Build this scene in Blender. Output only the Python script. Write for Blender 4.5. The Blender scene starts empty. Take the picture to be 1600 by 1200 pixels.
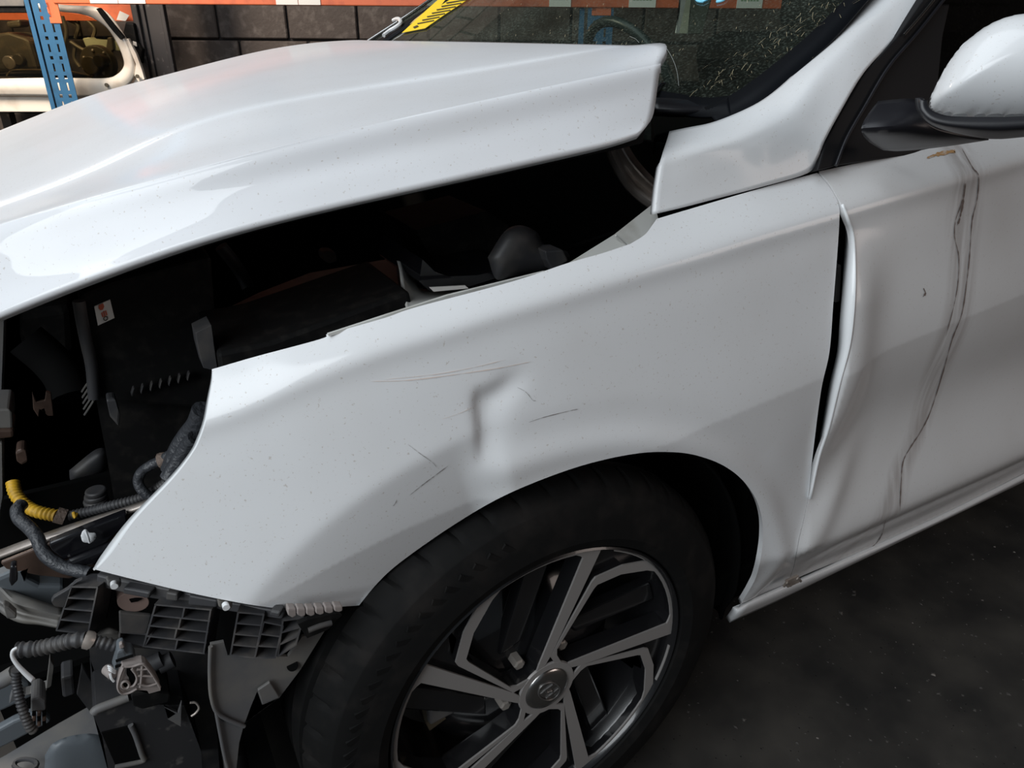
import bpy, bmesh, math, random
import numpy as np
from mathutils import Vector, Matrix
from mathutils.geometry import delaunay_2d_cdt
random.seed(7)
C = bpy.context.scene.collection
SC = bpy.context.scene

# ------------------------------------------------------------------ camera
FOC = 1130.5
YAW, PITCH, ROLL = 0.519914, 0.451947, 0.0087326
CAM = np.array([-0.39398, -1.42913, 1.11258])
_f = np.array([math.sin(YAW)*math.cos(PITCH), math.cos(YAW)*math.cos(PITCH), -math.sin(PITCH)])
_r0 = np.array([math.cos(YAW), -math.sin(YAW), 0.0])
_u0 = np.cross(_r0, _f)
RGT = math.cos(ROLL)*_r0 + math.sin(ROLL)*_u0
UPV = -math.sin(ROLL)*_r0 + math.cos(ROLL)*_u0
FWD = _f
cd = bpy.data.cameras.new('camera'); cam = bpy.data.objects.new('camera', cd); C.objects.link(cam)
cd.sensor_fit = 'HORIZONTAL'; cd.sensor_width = 36.0; cd.lens = FOC/1600*36.0
cd.clip_start = 0.01; cd.clip_end = 60
M = Matrix([[RGT[i], UPV[i], -FWD[i], CAM[i]] for i in range(3)] + [[0, 0, 0, 1]])
cam.matrix_world = M
SC.camera = cam

# ------------------------------------------------------------------ light and exposure
w = bpy.data.worlds.new('overcast_sky'); SC.world = w; w.use_nodes = True
bg = w.node_tree.nodes['Background']
bg.inputs[0].default_value = (0.80, 0.90, 1.0, 1); bg.inputs[1].default_value = 0.12

def area(name, loc, target, sx, sy, power, col):
    l = bpy.data.lights.new(name, 'AREA'); l.shape = 'RECTANGLE'; l.size = sx; l.size_y = sy
    l.energy = power; l.color = col
    o = bpy.data.objects.new(name, l); C.objects.link(o); o.location = loc
    o.rotation_euler = (Vector(target)-Vector(loc)).to_track_quat('-Z', 'Y').to_euler()
    return o
# daylight falling through the open front of the shed and through its roof sheet
area('daylight_doorway', (-2.55, -1.85, 2.42), (-0.1, -0.6, 0.85), 2.4, 2.2, 89, (0.91, 0.96, 1.0))
area('skylight_roof', (-0.9, 0.2, 3.6), (-0.3, 0.1, 0.9), 2.6, 3.4, 62, (0.87, 0.94, 1.0))
area('back_fill_light', (-1.3, 2.15, 2.6), (-0.4, 3.2, 0.9), 0.6, 1.2, 122, (1.0, 0.85, 0.70))  # added warm fill that brightens the tailgate, rack and block wall
area('side_fill_light', (3.0, -3.9, 1.7), (0.8, -0.85, 0.6), 2.0, 1.4, 23, (1.0, 0.85, 0.78))  # added fill on the camera side, lifts and warms the door
SC.view_settings.view_transform = 'Standard'; SC.view_settings.look = 'None'
SC.view_settings.gamma = 1.0; SC.view_settings.use_curve_mapping = False
SC.view_settings.exposure = 0.0

# ------------------------------------------------------------------ geometry from sight lines onto real surfaces
def rays(P):
    P = np.atleast_2d(np.asarray(P, float))
    return FWD[None] + ((P[:, 0]-800)/FOC)[:, None]*RGT[None] - ((P[:, 1]-600)/FOC)[:, None]*UPV[None]
def on_axis(px, py, ax, val):
    d = rays([(px, py)])[0]
    return CAM + (val-CAM[ax])/d[ax]*d
def onY(px, py, y): return on_axis(px, py, 1, y)
def onZ(px, py, z): return on_axis(px, py, 2, z)
def onX(px, py, x): return on_axis(px, py, 0, x)
def on_plane(px, py, p0, n):
    d = rays([(px, py)])[0]; n = np.asarray(n, float)
    return CAM + (np.dot(np.asarray(p0)-CAM, n)/np.dot(d, n))*d
def on_surf(P, F, t0=0.35, t1=4.0, dt=0.01):
    d = rays(P); n = len(d)
    ts = np.arange(t0, t1, dt)
    lo = np.full(n, float(t0)); hi = np.full(n, float(t1)); done = np.zeros(n, bool)
    for t in ts:
        q = CAM + t*d
        hit = (~done) & (F(q[:, 0], q[:, 1], q[:, 2]) > 0)
        hi[hit] = t; lo[hit] = t-dt; done |= hit
        if done.all(): break
    for _ in range(26):
        m = (lo+hi)/2; q = CAM + m[:, None]*d
        pos = F(q[:, 0], q[:, 1], q[:, 2]) > 0
        hi = np.where(pos, m, hi); lo = np.where(pos, lo, m)
    return CAM + hi[:, None]*d

def pchip(xs, ys):
    xs = np.array(xs, float); ys = np.array(ys, float); h = np.diff(xs); d = np.diff(ys)/h
    m = np.zeros(len(xs)); m[0] = d[0]; m[-1] = d[-1]
    for i in range(1, len(xs)-1):
        m[i] = 0 if d[i-1]*d[i] <= 0 else 2*d[i-1]*d[i]/(d[i-1]+d[i])
    def f(x):
        x = np.clip(np.asarray(x, float), xs[0], xs[-1]); i = np.clip(np.searchsorted(xs, x)-1, 0, len(h)-1)
        t = (x-xs[i])/h[i]
        return ((1+2*t)*(1-t)**2*ys[i] + t*(1-t)**2*h[i]*m[i] + t*t*(3-2*t)*ys[i+1] + t*t*(t-1)*h[i]*m[i+1])
    return f
def catmull(pts, n=6):
    pts = [np.asarray(p, float) for p in pts]
    if len(pts) < 3: return pts
    out = []
    for i in range(len(pts)-1):
        p0 = pts[i-1] if i > 0 else 2*pts[i]-pts[i+1]
        p1, p2 = pts[i], pts[i+1]
        p3 = pts[i+2] if i+2 < len(pts) else 2*pts[i+1]-pts[i]
        for k in range(n):
            t = k/n
            out.append(0.5*((2*p1)+(-p0+p2)*t+(2*p0-5*p1+4*p2-p3)*t*t+(-p0+3*p1-3*p2+p3)*t**3))
    out.append(pts[-1]); return out
def resample(pts, step):
    out = [np.asarray(pts[0], float)]
    for a, b in zip(pts[:-1], pts[1:]):
        a = np.asarray(a, float); b = np.asarray(b, float); L = np.linalg.norm(b-a); k = max(1, int(round(L/step)))
        for j in range(1, k+1): out.append(a+(b-a)*j/k)
    return out

# ------------------------------------------------------------------ materials
def mat(name, col, rough=0.5, metal=0.0, coat=0.0, coat_rough=0.03, spec=0.5, noise=None, bump=None, emit=None, alpha=None):
    m = bpy.data.materials.new(name); m.use_nodes = True; nt = m.node_tree; b = nt.nodes['Principled BSDF']
    b.inputs['Base Color'].default_value = (*col, 1); b.inputs['Roughness'].default_value = rough
    b.inputs['Metallic'].default_value = metal; b.inputs['Coat Weight'].default_value = coat
    b.inputs['Coat Roughness'].default_value = coat_rough; b.inputs['Specular IOR Level'].default_value = spec
    if noise:
        sc, c2, lo, hi = noise[:4]
        tc = nt.nodes.new('ShaderNodeNewGeometry'); n = nt.nodes.new('ShaderNodeTexNoise'); n.inputs['Scale'].default_value = sc
        n.inputs['Detail'].default_value = 6
        r = nt.nodes.new('ShaderNodeMapRange'); r.inputs[1].default_value = lo; r.inputs[2].default_value = hi
        mx = nt.nodes.new('ShaderNodeMix'); mx.data_type = 'RGBA'
        nt.links.new(tc.outputs['Position'], n.inputs['Vector']); nt.links.new(n.outputs['Fac'], r.inputs[0])
        nt.links.new(r.outputs[0], mx.inputs['Factor']); mx.inputs['A'].default_value = (*col, 1); mx.inputs['B'].default_value = (*c2, 1)
        nt.links.new(mx.outputs['Result'], b.inputs['Base Color'])
    if bump:
        sc, st = bump
        tc = nt.nodes.new('ShaderNodeNewGeometry'); n = nt.nodes.new('ShaderNodeTexNoise'); n.inputs['Scale'].default_value = sc; n.inputs['Detail'].default_value = 5
        bp = nt.nodes.new('ShaderNodeBump'); bp.inputs['Strength'].default_value = st; bp.inputs['Distance'].default_value = 0.004
        nt.links.new(tc.outputs['Position'], n.inputs['Vector']); nt.links.new(n.outputs['Fac'], bp.inputs['Height']); nt.links.new(bp.outputs[0], b.inputs['Normal'])
    return m

def paint_mat(name, col, grime=(0.42, 0.36, 0.30), speck=0.5, streaks=False, cr=0.035):
    m = mat(name, col, rough=0.45, coat=0.65, coat_rough=0.035, spec=0.25)
    nt = m.node_tree; b = nt.nodes['Principled BSDF']; L = nt.links.new
    g = nt.nodes.new('ShaderNodeNewGeometry')
    def noise(scale, detail, lo, hi, stretch=None):
        v = g.outputs['Position']
        if stretch:
            mp = nt.nodes.new('ShaderNodeMapping'); mp.inputs['Scale'].default_value = stretch; L(v, mp.inputs['Vector']); v = mp.outputs[0]
        n = nt.nodes.new('ShaderNodeTexNoise'); n.inputs['Scale'].default_value = scale; n.inputs['Detail'].default_value = detail
        L(v, n.inputs['Vector']); r = nt.nodes.new('ShaderNodeMapRange'); r.inputs[1].default_value = lo; r.inputs[2].default_value = hi
        L(n.outputs['Fac'], r.inputs[0]); return r.outputs[0]
    def mixc(a, bcol, fac, amt):
        mu = nt.nodes.new('ShaderNodeMath'); mu.operation = 'MULTIPLY'; L(fac, mu.inputs[0]); mu.inputs[1].default_value = amt
        mx = nt.nodes.new('ShaderNodeMix'); mx.data_type = 'RGBA'; L(mu.outputs[0], mx.inputs['Factor'])
        if isinstance(a, tuple): mx.inputs['A'].default_value = (*a, 1)
        else: L(a, mx.inputs['A'])
        mx.inputs['B'].default_value = (*bcol, 1); return mx.outputs['Result']
    c = mixc(col, grime, noise(9, 6, 0.45, 0.8), 0.10)
    c = mixc(c, grime, noise(330, 2, 0.66, 0.74), speck)
    if streaks:
        sx = nt.nodes.new('ShaderNodeSeparateXYZ'); L(g.outputs['Position'], sx.inputs[0])
        def band(zs, xs, w0, col2, amt, soft):
            fc = nt.nodes.new('ShaderNodeFloatCurve'); cv = fc.mapping.curves[0]
            pts = sorted(zip(zs, xs))
            while len(cv.points) < len(pts): cv.points.new(0.5, 0.5)
            for p, (z, x) in zip(cv.points, pts): p.location = (z, x); p.handle_type = 'AUTO'
            fc.mapping.update()
            L(sx.outputs['Z'], fc.inputs['Value'])
            d = nt.nodes.new('ShaderNodeMath'); d.operation = 'SUBTRACT'; L(sx.outputs['X'], d.inputs[0]); L(fc.outputs[0], d.inputs[1])
            ab = nt.nodes.new('ShaderNodeMath'); ab.operation = 'ABSOLUTE'; L(d.outputs[0], ab.inputs[0])
            r = nt.nodes.new('ShaderNodeMapRange'); r.inputs[1].default_value = w0; r.inputs[2].default_value = w0*soft; r.inputs[3].default_value = 1; r.inputs[4].default_value = 0
            L(ab.outputs[0], r.inputs[0])
            nn = noise(30, 4, 0.30, 0.6, (3, 1, 0.25)); mu = nt.nodes.new('ShaderNodeMath'); mu.operation = 'MULTIPLY'; L(r.outputs[0], mu.inputs[0]); L(nn, mu.inputs[1])
            return mu.outputs[0], col2, amt
        for zs, xs, w0, c2, amt, soft in streaks:
            fac, c2, amt = band(zs, xs, w0, c2, amt, soft); c = mixc(c, c2, fac, amt)
    L(c, b.inputs['Base Color'])
    # dust settles on faces that look upwards and dulls the clear coat there
    sn = nt.nodes.new('ShaderNodeSeparateXYZ'); L(g.outputs['Normal'], sn.inputs[0])
    dw = nt.nodes.new('ShaderNodeMapRange'); dw.interpolation_type = 'SMOOTHSTEP'; dw.inputs[1].default_value = 0.70; dw.inputs[2].default_value = 0.93; dw.inputs[3].default_value = 0.65; dw.inputs[4].default_value = 0.34
    L(sn.outputs['Z'], dw.inputs[0]); L(dw.outputs[0], b.inputs['Coat Weight'])
    dr = nt.nodes.new('ShaderNodeMapRange'); dr.interpolation_type = 'SMOOTHSTEP'; dr.inputs[1].default_value = 0.70; dr.inputs[2].default_value = 0.93; dr.inputs[3].default_value = cr; dr.inputs[4].default_value = 0.13
    L(sn.outputs['Z'], dr.inputs[0]); L(dr.outputs[0], b.inputs['Coat Roughness'])
    return m

PAINT = paint_mat('white_paint', (0.74, 0.75, 0.76), cr=0.12)
PAINTB = paint_mat('white_bonnet_paint', (0.74, 0.75, 0.77))
PAINT_HEM = mat('lit_white_hem_paint', (0.80, 0.82, 0.83), rough=0.4, coat=0.5)  # the body white made lighter, as folded edges catching the light
INNER = mat('inner_white_paint', (0.60, 0.60, 0.57), rough=0.55, noise=(18, (0.30, 0.27, 0.22), 0.45, 0.75))
BLACK = mat('black_plastic', (0.008, 0.008, 0.008), rough=0.65, spec=0.10, noise=(60, (0.022, 0.020, 0.018), 0.5, 0.8))
BLACK2 = mat('dusty_black_plastic', (0.042, 0.042, 0.045), rough=0.5, noise=(30, (0.095, 0.087, 0.078), 0.48, 0.8))
GREYP = mat('dusty_grey_plastic', (0.105, 0.105, 0.108), rough=0.55, noise=(14, (0.19, 0.175, 0.15), 0.4, 0.75))
VOID = mat('deep_shade_black', (0.004, 0.004, 0.004), rough=0.9, spec=0.05)  # near-black that puts shade into gaps, recesses and bay parts
SAIL = mat('matt_black_trim', (0.008, 0.008, 0.009), rough=0.6, spec=0.2)
GLOSSB = mat('gloss_black', (0.008, 0.008, 0.010), rough=0.12, coat=0.6)
TRIMB = mat('satin_black_trim', (0.010, 0.010, 0.013), rough=0.38)
RUBBER = mat('tyre_rubber', (0.006, 0.006, 0.006), rough=0.75, noise=(25, (0.016, 0.014, 0.013), 0.5, 0.8), spec=0.15)
RIMD = mat('dark_alloy', (0.010, 0.010, 0.011), rough=0.22, coat=0.4)
RIMM = mat('machined_alloy', (0.30, 0.285, 0.275), rough=0.45, metal=0.25)
CHROME = mat('worn_chrome', (0.45, 0.44, 0.43), rough=0.25, metal=1.0)
STEEL = mat('bare_steel', (0.46, 0.41, 0.37), rough=0.38, metal=0.45, noise=(20, (0.2, 0.16, 0.13), 0.45, 0.7))
DISC = mat('brake_iron', (0.07, 0.06, 0.055), rough=0.5, metal=0.4)
YELLOW = mat('yellow_hose', (0.62, 0.36, 0.02), rough=0.5, noise=(60, (0.25, 0.15, 0.03), 0.5, 0.8))
NOTICE = mat('yellow_paper', (0.86, 0.62, 0.02), rough=0.6)
INK = mat('print_ink', (0.06, 0.045, 0.02), rough=0.7)
WHITEP = mat('white_plastic', (0.78, 0.79, 0.80), rough=0.4)
BRKT = mat('grey_brown_plastic', (0.27, 0.235, 0.22), rough=0.55)
SLATE = mat('slate_connector', (0.11, 0.125, 0.138), rough=0.45)
TAPE = mat('brown_tape', (0.17, 0.125, 0.10), rough=0.7, bump=(300, 0.5))
GTAPE = mat('grey_tape', (0.038, 0.041, 0.047), rough=0.42, bump=(120, 0.9))
BLUEP = mat('rack_blue_paint', (0.028, 0.112, 0.225), rough=0.5, noise=(25, (0.022, 0.075, 0.15), 0.5, 0.8))
ORANGE = mat('rack_orange_paint', (0.62, 0.14, 0.055), rough=0.5, noise=(20, (0.42, 0.09, 0.04), 0.5, 0.8))
CARDW = mat('white_card', (0.74, 0.72, 0.68), rough=0.7)
CREAM = mat('cream_white_paint', (0.80, 0.73, 0.64), rough=0.4, coat=0.4, noise=(7, (0.40, 0.30, 0.22), 0.5, 0.85))
BLOCK = mat('dark_painted_block', (0.050, 0.038, 0.033), rough=0.7, noise=(22, (0.13, 0.11, 0.10), 0.50, 0.85), bump=(60, 0.5))
MORTAR = mat('dark_mortar', (0.012, 0.010, 0.010), rough=0.9)
TIMBER = mat('scuffed_dark_steel', (0.028, 0.025, 0.026), rough=0.6, noise=(24, (0.22, 0.2, 0.19), 0.62, 0.8))
PALEMETAL = mat('pale_green_alloy', (0.42, 0.44, 0.30), rough=0.5, metal=0.2)
OLDMETAL = mat('old_engine_metal', (0.10, 0.085, 0.06), rough=0.55, metal=0.3, noise=(20, (0.2, 0.16, 0.1), 0.5, 0.75))
REDINK = mat('red_print', (0.55, 0.12, 0.06), rough=0.7)
CYAN = mat('cyan_marker', (0.25, 0.72, 0.95), rough=0.6)
BROWNM = mat('brown_primer', (0.11, 0.07, 0.053), rough=0.35, metal=0.2, noise=(25, (0.045, 0.028, 0.022), 0.45, 0.7))
STRAW = mat('dry_straw', (0.34, 0.29, 0.18), rough=0.8)
TRIMG = mat('beige_pillar_trim', (0.20, 0.21, 0.17), rough=0.7)

def glass_mat(name, tint, gloss_rough=0.02, dust=0.0, dustcol=(0.2, 0.2, 0.17), ior=1.5):
    m = bpy.data.materials.new(name); m.use_nodes = True; nt = m.node_tree; nt.nodes.clear(); L = nt.links.new
    out = nt.nodes.new('ShaderNodeOutputMaterial'); tr = nt.nodes.new('ShaderNodeBsdfTransparent'); tr.inputs[0].default_value = (*tint, 1)
    gl = nt.nodes.new('ShaderNodeBsdfGlossy'); gl.inputs['Roughness'].default_value = gloss_rough
    fr = nt.nodes.new('ShaderNodeFresnel'); fr.inputs[0].default_value = ior
    mx = nt.nodes.new('ShaderNodeMixShader'); L(fr.outputs[0], mx.inputs[0]); L(tr.outputs[0], mx.inputs[1]); L(gl.outputs[0], mx.inputs[2])
    s = mx.outputs[0]
    if dust:
        df = nt.nodes.new('ShaderNodeBsdfDiffuse'); df.inputs[0].default_value = (*dustcol, 1)
        g = nt.nodes.new('ShaderNodeNewGeometry'); n = nt.nodes.new('ShaderNodeTexNoise'); n.inputs['Scale'].default_value = 260; n.inputs['Detail'].default_value = 3
        L(g.outputs['Position'], n.inputs['Vector'])
        n2 = nt.nodes.new('ShaderNodeTexNoise'); n2.inputs['Scale'].default_value = 5; L(g.outputs['Position'], n2.inputs['Vector'])
        r = nt.nodes.new('ShaderNodeMapRange'); r.inputs[1].default_value = 0.50; r.inputs[2].default_value = 0.78; r.inputs[3].default_value = dust*0.14; r.inputs[4].default_value = dust; L(n.outputs['Fac'], r.inputs[0])
        r2 = nt.nodes.new('ShaderNodeMapRange'); r2.inputs[1].default_value = 0.3; r2.inputs[2].default_value = 0.7; r2.inputs[3].default_value = 0.15; L(n2.outputs['Fac'], r2.inputs[0])
        mu = nt.nodes.new('ShaderNodeMath'); mu.operation = 'MULTIPLY'; L(r.outputs[0], mu.inputs[0]); L(r2.outputs[0], mu.inputs[1])
        m2 = nt.nodes.new('ShaderNodeMixShader'); L(mu.outputs[0], m2.inputs[0]); L(s, m2.inputs[1]); L(df.outputs[0], m2.inputs[2]); s = m2.outputs[0]
    L(s, out.inputs[0]); return m
GLASS = glass_mat('windscreen_glass', (0.42, 0.52, 0.46), dust=0.5, dustcol=(0.20, 0.24, 0.20))
GLASSD = glass_mat('dark_side_glass', (0.03, 0.03, 0.035), dust=0.05)
GLASST = glass_mat('tailgate_glass', (0.62, 0.57, 0.44), dust=0.05, ior=1.3)

# ------------------------------------------------------------------ object helpers
def link(name, me, m, parent=None, smooth=True, bevel=None, solid=None, subsurf=0, sharp=40):
    o = bpy.data.objects.new(name, me); C.objects.link(o)
    if m: me.materials.append(m)
    for p in me.polygons: p.use_smooth = smooth
    if parent: o.parent = parent
    if solid:
        s = o.modifiers.new('s', 'SOLIDIFY'); s.thickness = solid; s.offset = -1; s.use_even_offset = False
    if bevel:
        b = o.modifiers.new('b', 'BEVEL'); b.width = bevel; b.segments = 2; b.limit_method = 'ANGLE'; b.angle_limit = math.radians(35); b.harden_normals = False
    if subsurf:
        s = o.modifiers.new('ss', 'SUBSURF'); s.levels = s.render_levels = subsurf
    if smooth and sharp:
        me.set_sharp_from_angle(angle=math.radians(sharp)) if hasattr(me, 'set_sharp_from_angle') else None
    return o
def mesh(name, vs, fs):
    me = bpy.data.meshes.new(name); me.from_pydata([tuple(map(float, v)) for v in vs], [], fs); me.update(); return me
def bm_mesh(name, bm):
    me = bpy.data.meshes.new(name); bmesh.ops.recalc_face_normals(bm, faces=bm.faces); bm.to_mesh(me); bm.free(); return me
def thing(name, label, cat, loc=(0, 0, 0), group=None):
    o = bpy.data.objects.new(name, None); C.objects.link(o); o.location = loc; o['label'] = label; o['category'] = cat
    o.empty_display_size = 0.1
    if group: o['group'] = group
    return o
def tag(o, label, cat, group=None):
    o['label'] = label; o['category'] = cat
    if group: o['group'] = group
    return o
def lab(o, s): o['label'] = s; return o
def structure(o): o['kind'] = 'structure'; return o

def outline(segs, step):
    pts = []
    for s in segs:
        sm = catmull(s, 6) if len(s) > 2 else [np.asarray(q, float) for q in s]
        sm = resample(sm, step)
        pts += sm[:-1]
    return np.array(pts)
def inside(poly, P):
    x, y = P[:, 0], P[:, 1]; res = np.zeros(len(P), bool); n = len(poly)
    for i in range(n):
        x1, y1 = poly[i]; x2, y2 = poly[(i+1) % n]
        c = ((y1 > y) != (y2 > y)); 
        with np.errstate(divide='ignore', invalid='ignore'):
            xi = (x2-x1)*(y-y1)/(y2-y1)+x1
        res ^= c & (x < xi)
    return res
def bdist(poly, P):
    a = poly; b = np.roll(poly, -1, 0); best = np.full(len(P), 1e9)
    for i in range(len(a)):
        ab = b[i]-a[i]; L = max(1e-9, ab @ ab); t = np.clip(((P-a[i]) @ ab)/L, 0, 1)
        best = np.minimum(best, np.hypot(*(P-(a[i]+t[:, None]*ab)).T))
    return best
def to_px(P):
    q = np.atleast_2d(P)-CAM; z = q @ FWD
    return np.stack([800+FOC*(q @ RGT)/z, 600-FOC*(q @ UPV)/z], 1)
def tri2d(poly, step, lines=()):
    lo = poly.min(0); hi = poly.max(0)
    gx, gy = np.meshgrid(np.arange(lo[0]+step/2, hi[0], step), np.arange(lo[1]+step/2, hi[1], step))
    G = np.stack([gx.ravel(), gy.ravel()], 1); G = G[inside(poly, G)]
    if len(G): G = G[bdist(poly, G) > step*0.45]
    n = len(poly)
    V = [Vector(p) for p in poly]; E = [(i, (i+1) % n) for i in range(n)]
    for ln in lines:                                   # edge loops laid along the creases of the pressing
        Lp = np.array(resample(list(ln), step*0.8)); ok = inside(poly, Lp) & (bdist(poly, Lp) > step*0.35)
        if len(G): G = G[np.min(np.hypot(G[:, None, 0]-Lp[None, :, 0], G[:, None, 1]-Lp[None, :, 1]), 1) > step*0.55]
        prev = None
        for p, k in zip(Lp, ok):
            if not k: prev = None; continue
            V.append(Vector(p))
            if prev is not None: E.append((prev, len(V)-1))
            prev = len(V)-1
    V += [Vector(p) for p in G]
    r = delaunay_2d_cdt(V, E, [], 1, 1e-5)
    return np.array([tuple(v) for v in r[0]]), [tuple(f) for f in r[2]]
def face_cam(V, Fs):
    n = np.zeros(3)
    k = max(1, len(Fs)//200); s = 0
    for f in Fs[::k]:
        a, b, c = V[f[0]], V[f[1]], V[f[2]]; nn = np.cross(b-a, c-a); s += np.sign(nn @ (CAM-a))
    return Fs if s > 0 else [f[::-1] for f in Fs]
def grad(F, V, e=0.0015):
    g = np.zeros_like(V)
    for k in range(3):
        d = np.zeros(3); d[k] = e; A = V+d; B = V-d
        g[:, k] = F(A[:, 0], A[:, 1], A[:, 2])-F(B[:, 0], B[:, 1], B[:, 2])
    return -g/(np.linalg.norm(g, axis=1)[:, None]+1e-12)          # points to the viewer's side
def sheet(name, segs, F, m, parent, step=10, solid=0.004, lines=(), **kw):
    """panel cut to an outline out of the surface F=0, with real thickness and smooth surface normals"""
    P = outline(segs, step); V2, Fs = tri2d(P, step, lines)
    V = on_surf(V2, F); Fs = face_cam(V, Fs); N = grad(F, V); n = len(V)
    if not solid:
        me = mesh(name, V, Fs); VN = N
    else:
        B = V-N*solid; ring = list(range(len(P)))
        A2 = V[ring]; B2 = B[ring]; k = len(ring)
        VV = np.vstack([V, B, A2, B2]); F2 = list(Fs)+[tuple(i+n for i in f[::-1]) for f in Fs]
        rim = [(2*n+i, 2*n+(i+1) % k, 2*n+k+(i+1) % k, 2*n+k+i) for i in range(k)]
        c = V2[ring].mean(0); a = V2[0]; 
        # rim normals face out of the outline
        q = rim[0]; nn = np.cross(VV[q[1]]-VV[q[0]], VV[q[3]]-VV[q[0]]); area2 = np.sum(P[:, 0]*np.roll(P[:, 1], -1)-P[:, 1]*np.roll(P[:, 0], -1))
        tang = (V[ring[1]]-V[ring[0]]); outn = np.cross(tang, N[0])*(1 if area2 < 0 else -1)
        if nn @ outn < 0: rim = [f[::-1] for f in rim]
        me = mesh(name, VV, F2+rim); RN = []
        for i in range(k):
            t = V[(i+1) % k]-V[i-1]; o = np.cross(t, N[i])*(1 if area2 < 0 else -1); RN.append(o/(np.linalg.norm(o)+1e-12))
        VN = np.vstack([N, -N, RN, RN])
    kw.pop('sharp', None)
    o = link(name, me, m, parent, sharp=None, **kw)
    me.normals_split_custom_set_from_vertices([tuple(v) for v in VN])
    return o
def loft(name, rows, m, parent, nu=5, nv=4, solid=0.004, relax=0, **kw):
    R = [[onY(*p) for p in r] for r in rows]
    R = [np.array(catmull(r, nu)) for r in R]
    for r in R:
        for _ in range(relax): r[1:-1] = 0.5*r[1:-1]+0.25*(r[:-2]+r[2:])
    cols = list(zip(*R)); cols = [catmull(c, nv) for c in cols]
    U = len(cols); Vn = len(cols[0]); V = np.array([cols[i][j] for i in range(U) for j in range(Vn)])
    Fs = [(i*Vn+j, (i+1)*Vn+j, (i+1)*Vn+j+1, i*Vn+j+1) for i in range(U-1) for j in range(Vn-1)]
    Fs = face_cam(V, Fs)
    return link(name, mesh(name, V, Fs), m, parent, solid=solid, **kw)
def slab_me(name, pts3, thick, away=True, direction=None):
    """prism: polygon (3-D, nearly planar) pushed back by thick"""
    P = [np.asarray(p, float) for p in pts3]; c = sum(P)/len(P)
    n = np.zeros(3)
    for i in range(len(P)): n += np.cross(P[i]-c, P[(i+1) % len(P)]-c)
    n /= np.linalg.norm(n)
    if n @ (CAM-c) < 0: n = -n; P = P[::-1]
    d = -n if direction is None else np.asarray(direction, float)
    bm = bmesh.new(); a = [bm.verts.new(p) for p in P]; b = [bm.verts.new(p+d*thick) for p in P]
    bm.faces.new(a); bm.faces.new(b[::-1])
    for i in range(len(P)):
        j = (i+1) % len(P); bm.faces.new((a[j], a[i], b[i], b[j]))
    bmesh.ops.triangulate(bm, faces=[f for f in bm.faces if len(f.verts) > 4])
    return bm_mesh(name, bm)
def slab(name, px, y, thick, m, parent, bevel=0.002, smooth_px=False, direction=None, **kw):
    if smooth_px: px = catmull(list(px)+[px[0]], 4)[:-1]
    f = (lambda a, b: onY(a, b, y)) if not callable(y) else y
    return link(name, slab_me(name, [f(*p) for p in px], thick, direction=direction), m, parent, smooth=False, bevel=bevel, **kw)
def sweep_me(name, P, r, seg=10, ribs=None, closed=False):
    """tube along 3-D points; ribs=(pitch, depth) gives corrugation"""
    P = [np.asarray(p, float) for p in P]
    if ribs:
        P = resample(P, ribs[0]/4)
    vs = []; fs = []; n = len(P); prev = None
    for i, p in enumerate(P):
        t = (P[min(i+1, n-1)]-P[max(i-1, 0)]); t = t/(np.linalg.norm(t)+1e-12)
        if prev is None:
            a = np.cross(t, [0, 0, 1.0]); 
            if np.linalg.norm(a) < 0.1: a = np.cross(t, [1.0, 0, 0])
        else: a = prev - t*(prev @ t)
        a /= np.linalg.norm(a); prev = a; b = np.cross(t, a)
        rr = r[i] if hasattr(r, '__len__') and len(r) == n else (r if not hasattr(r, '__len__') else r[0])
        if ribs: rr = rr - (ribs[1] if i % 4 >= 2 else 0)
        for k in range(seg):
            th = 2*math.pi*k/seg; vs.append(p+rr*(math.cos(th)*a+math.sin(th)*b))
    for i in range(n-1):
        for k in range(seg):
            k2 = (k+1) % seg; fs.append((i*seg+k, i*seg+k2, (i+1)*seg+k2, (i+1)*seg+k))
    fs.append(tuple(range(seg))[::-1]); fs.append(tuple((n-1)*seg+k for k in range(seg)))
    me = mesh(name, vs, fs); bm = bmesh.new(); bm.from_mesh(me); bmesh.ops.recalc_face_normals(bm, faces=bm.faces); bm.to_mesh(me); bm.free()
    return me
def tube(name, path, r, m, parent, n=6, ribs=None, seg=10):
    P = catmull([onY(*p) for p in path], n)
    return link(name, sweep_me(name, P, r, seg, ribs), m, parent, sharp=60)
def tube3(name, pts, r, m, parent, n=6, seg=10, ribs=None):
    return link(name, sweep_me(name, catmull(pts, n), r, seg, ribs), m, parent, sharp=60)
def add_box(bm, c, s, R=None):
    mt = Matrix.Translation(Vector(c)) @ (R.to_4x4() if R else Matrix.Identity(4)) @ Matrix.Diagonal((*s, 1))
    return bmesh.ops.create_cube(bm, size=1.0, matrix=mt)
def box(name, c, s, m, parent=None, bevel=0.003, R=None):
    bm = bmesh.new(); add_box(bm, c, s, R); return link(name, bm_mesh(name, bm), m, parent, smooth=False, bevel=bevel)
def revolve_me(name, prof, seg, c, closed=False):
    """profile of (y offset, radius) turned round the wheel axis (world Y) through c"""
    n = len(prof); vs = []; fs = []
    for k in range(seg):
        th = 2*math.pi*k/seg
        for (yo, r) in prof:
            vs.append((c[0]+r*math.cos(th), c[1]+yo, c[2]+r*math.sin(th)))
    m = n if closed else n-1
    for k in range(seg):
        k2 = (k+1) % seg
        for i in range(m):
            i2 = (i+1) % n; fs.append((k*n+i, k*n+i2, k2*n+i2, k2*n+i))
    me = mesh(name, vs, fs); bm = bmesh.new(); bm.from_mesh(me); bmesh.ops.recalc_face_normals(bm, faces=bm.faces); bm.to_mesh(me); bm.free(); return me
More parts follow.
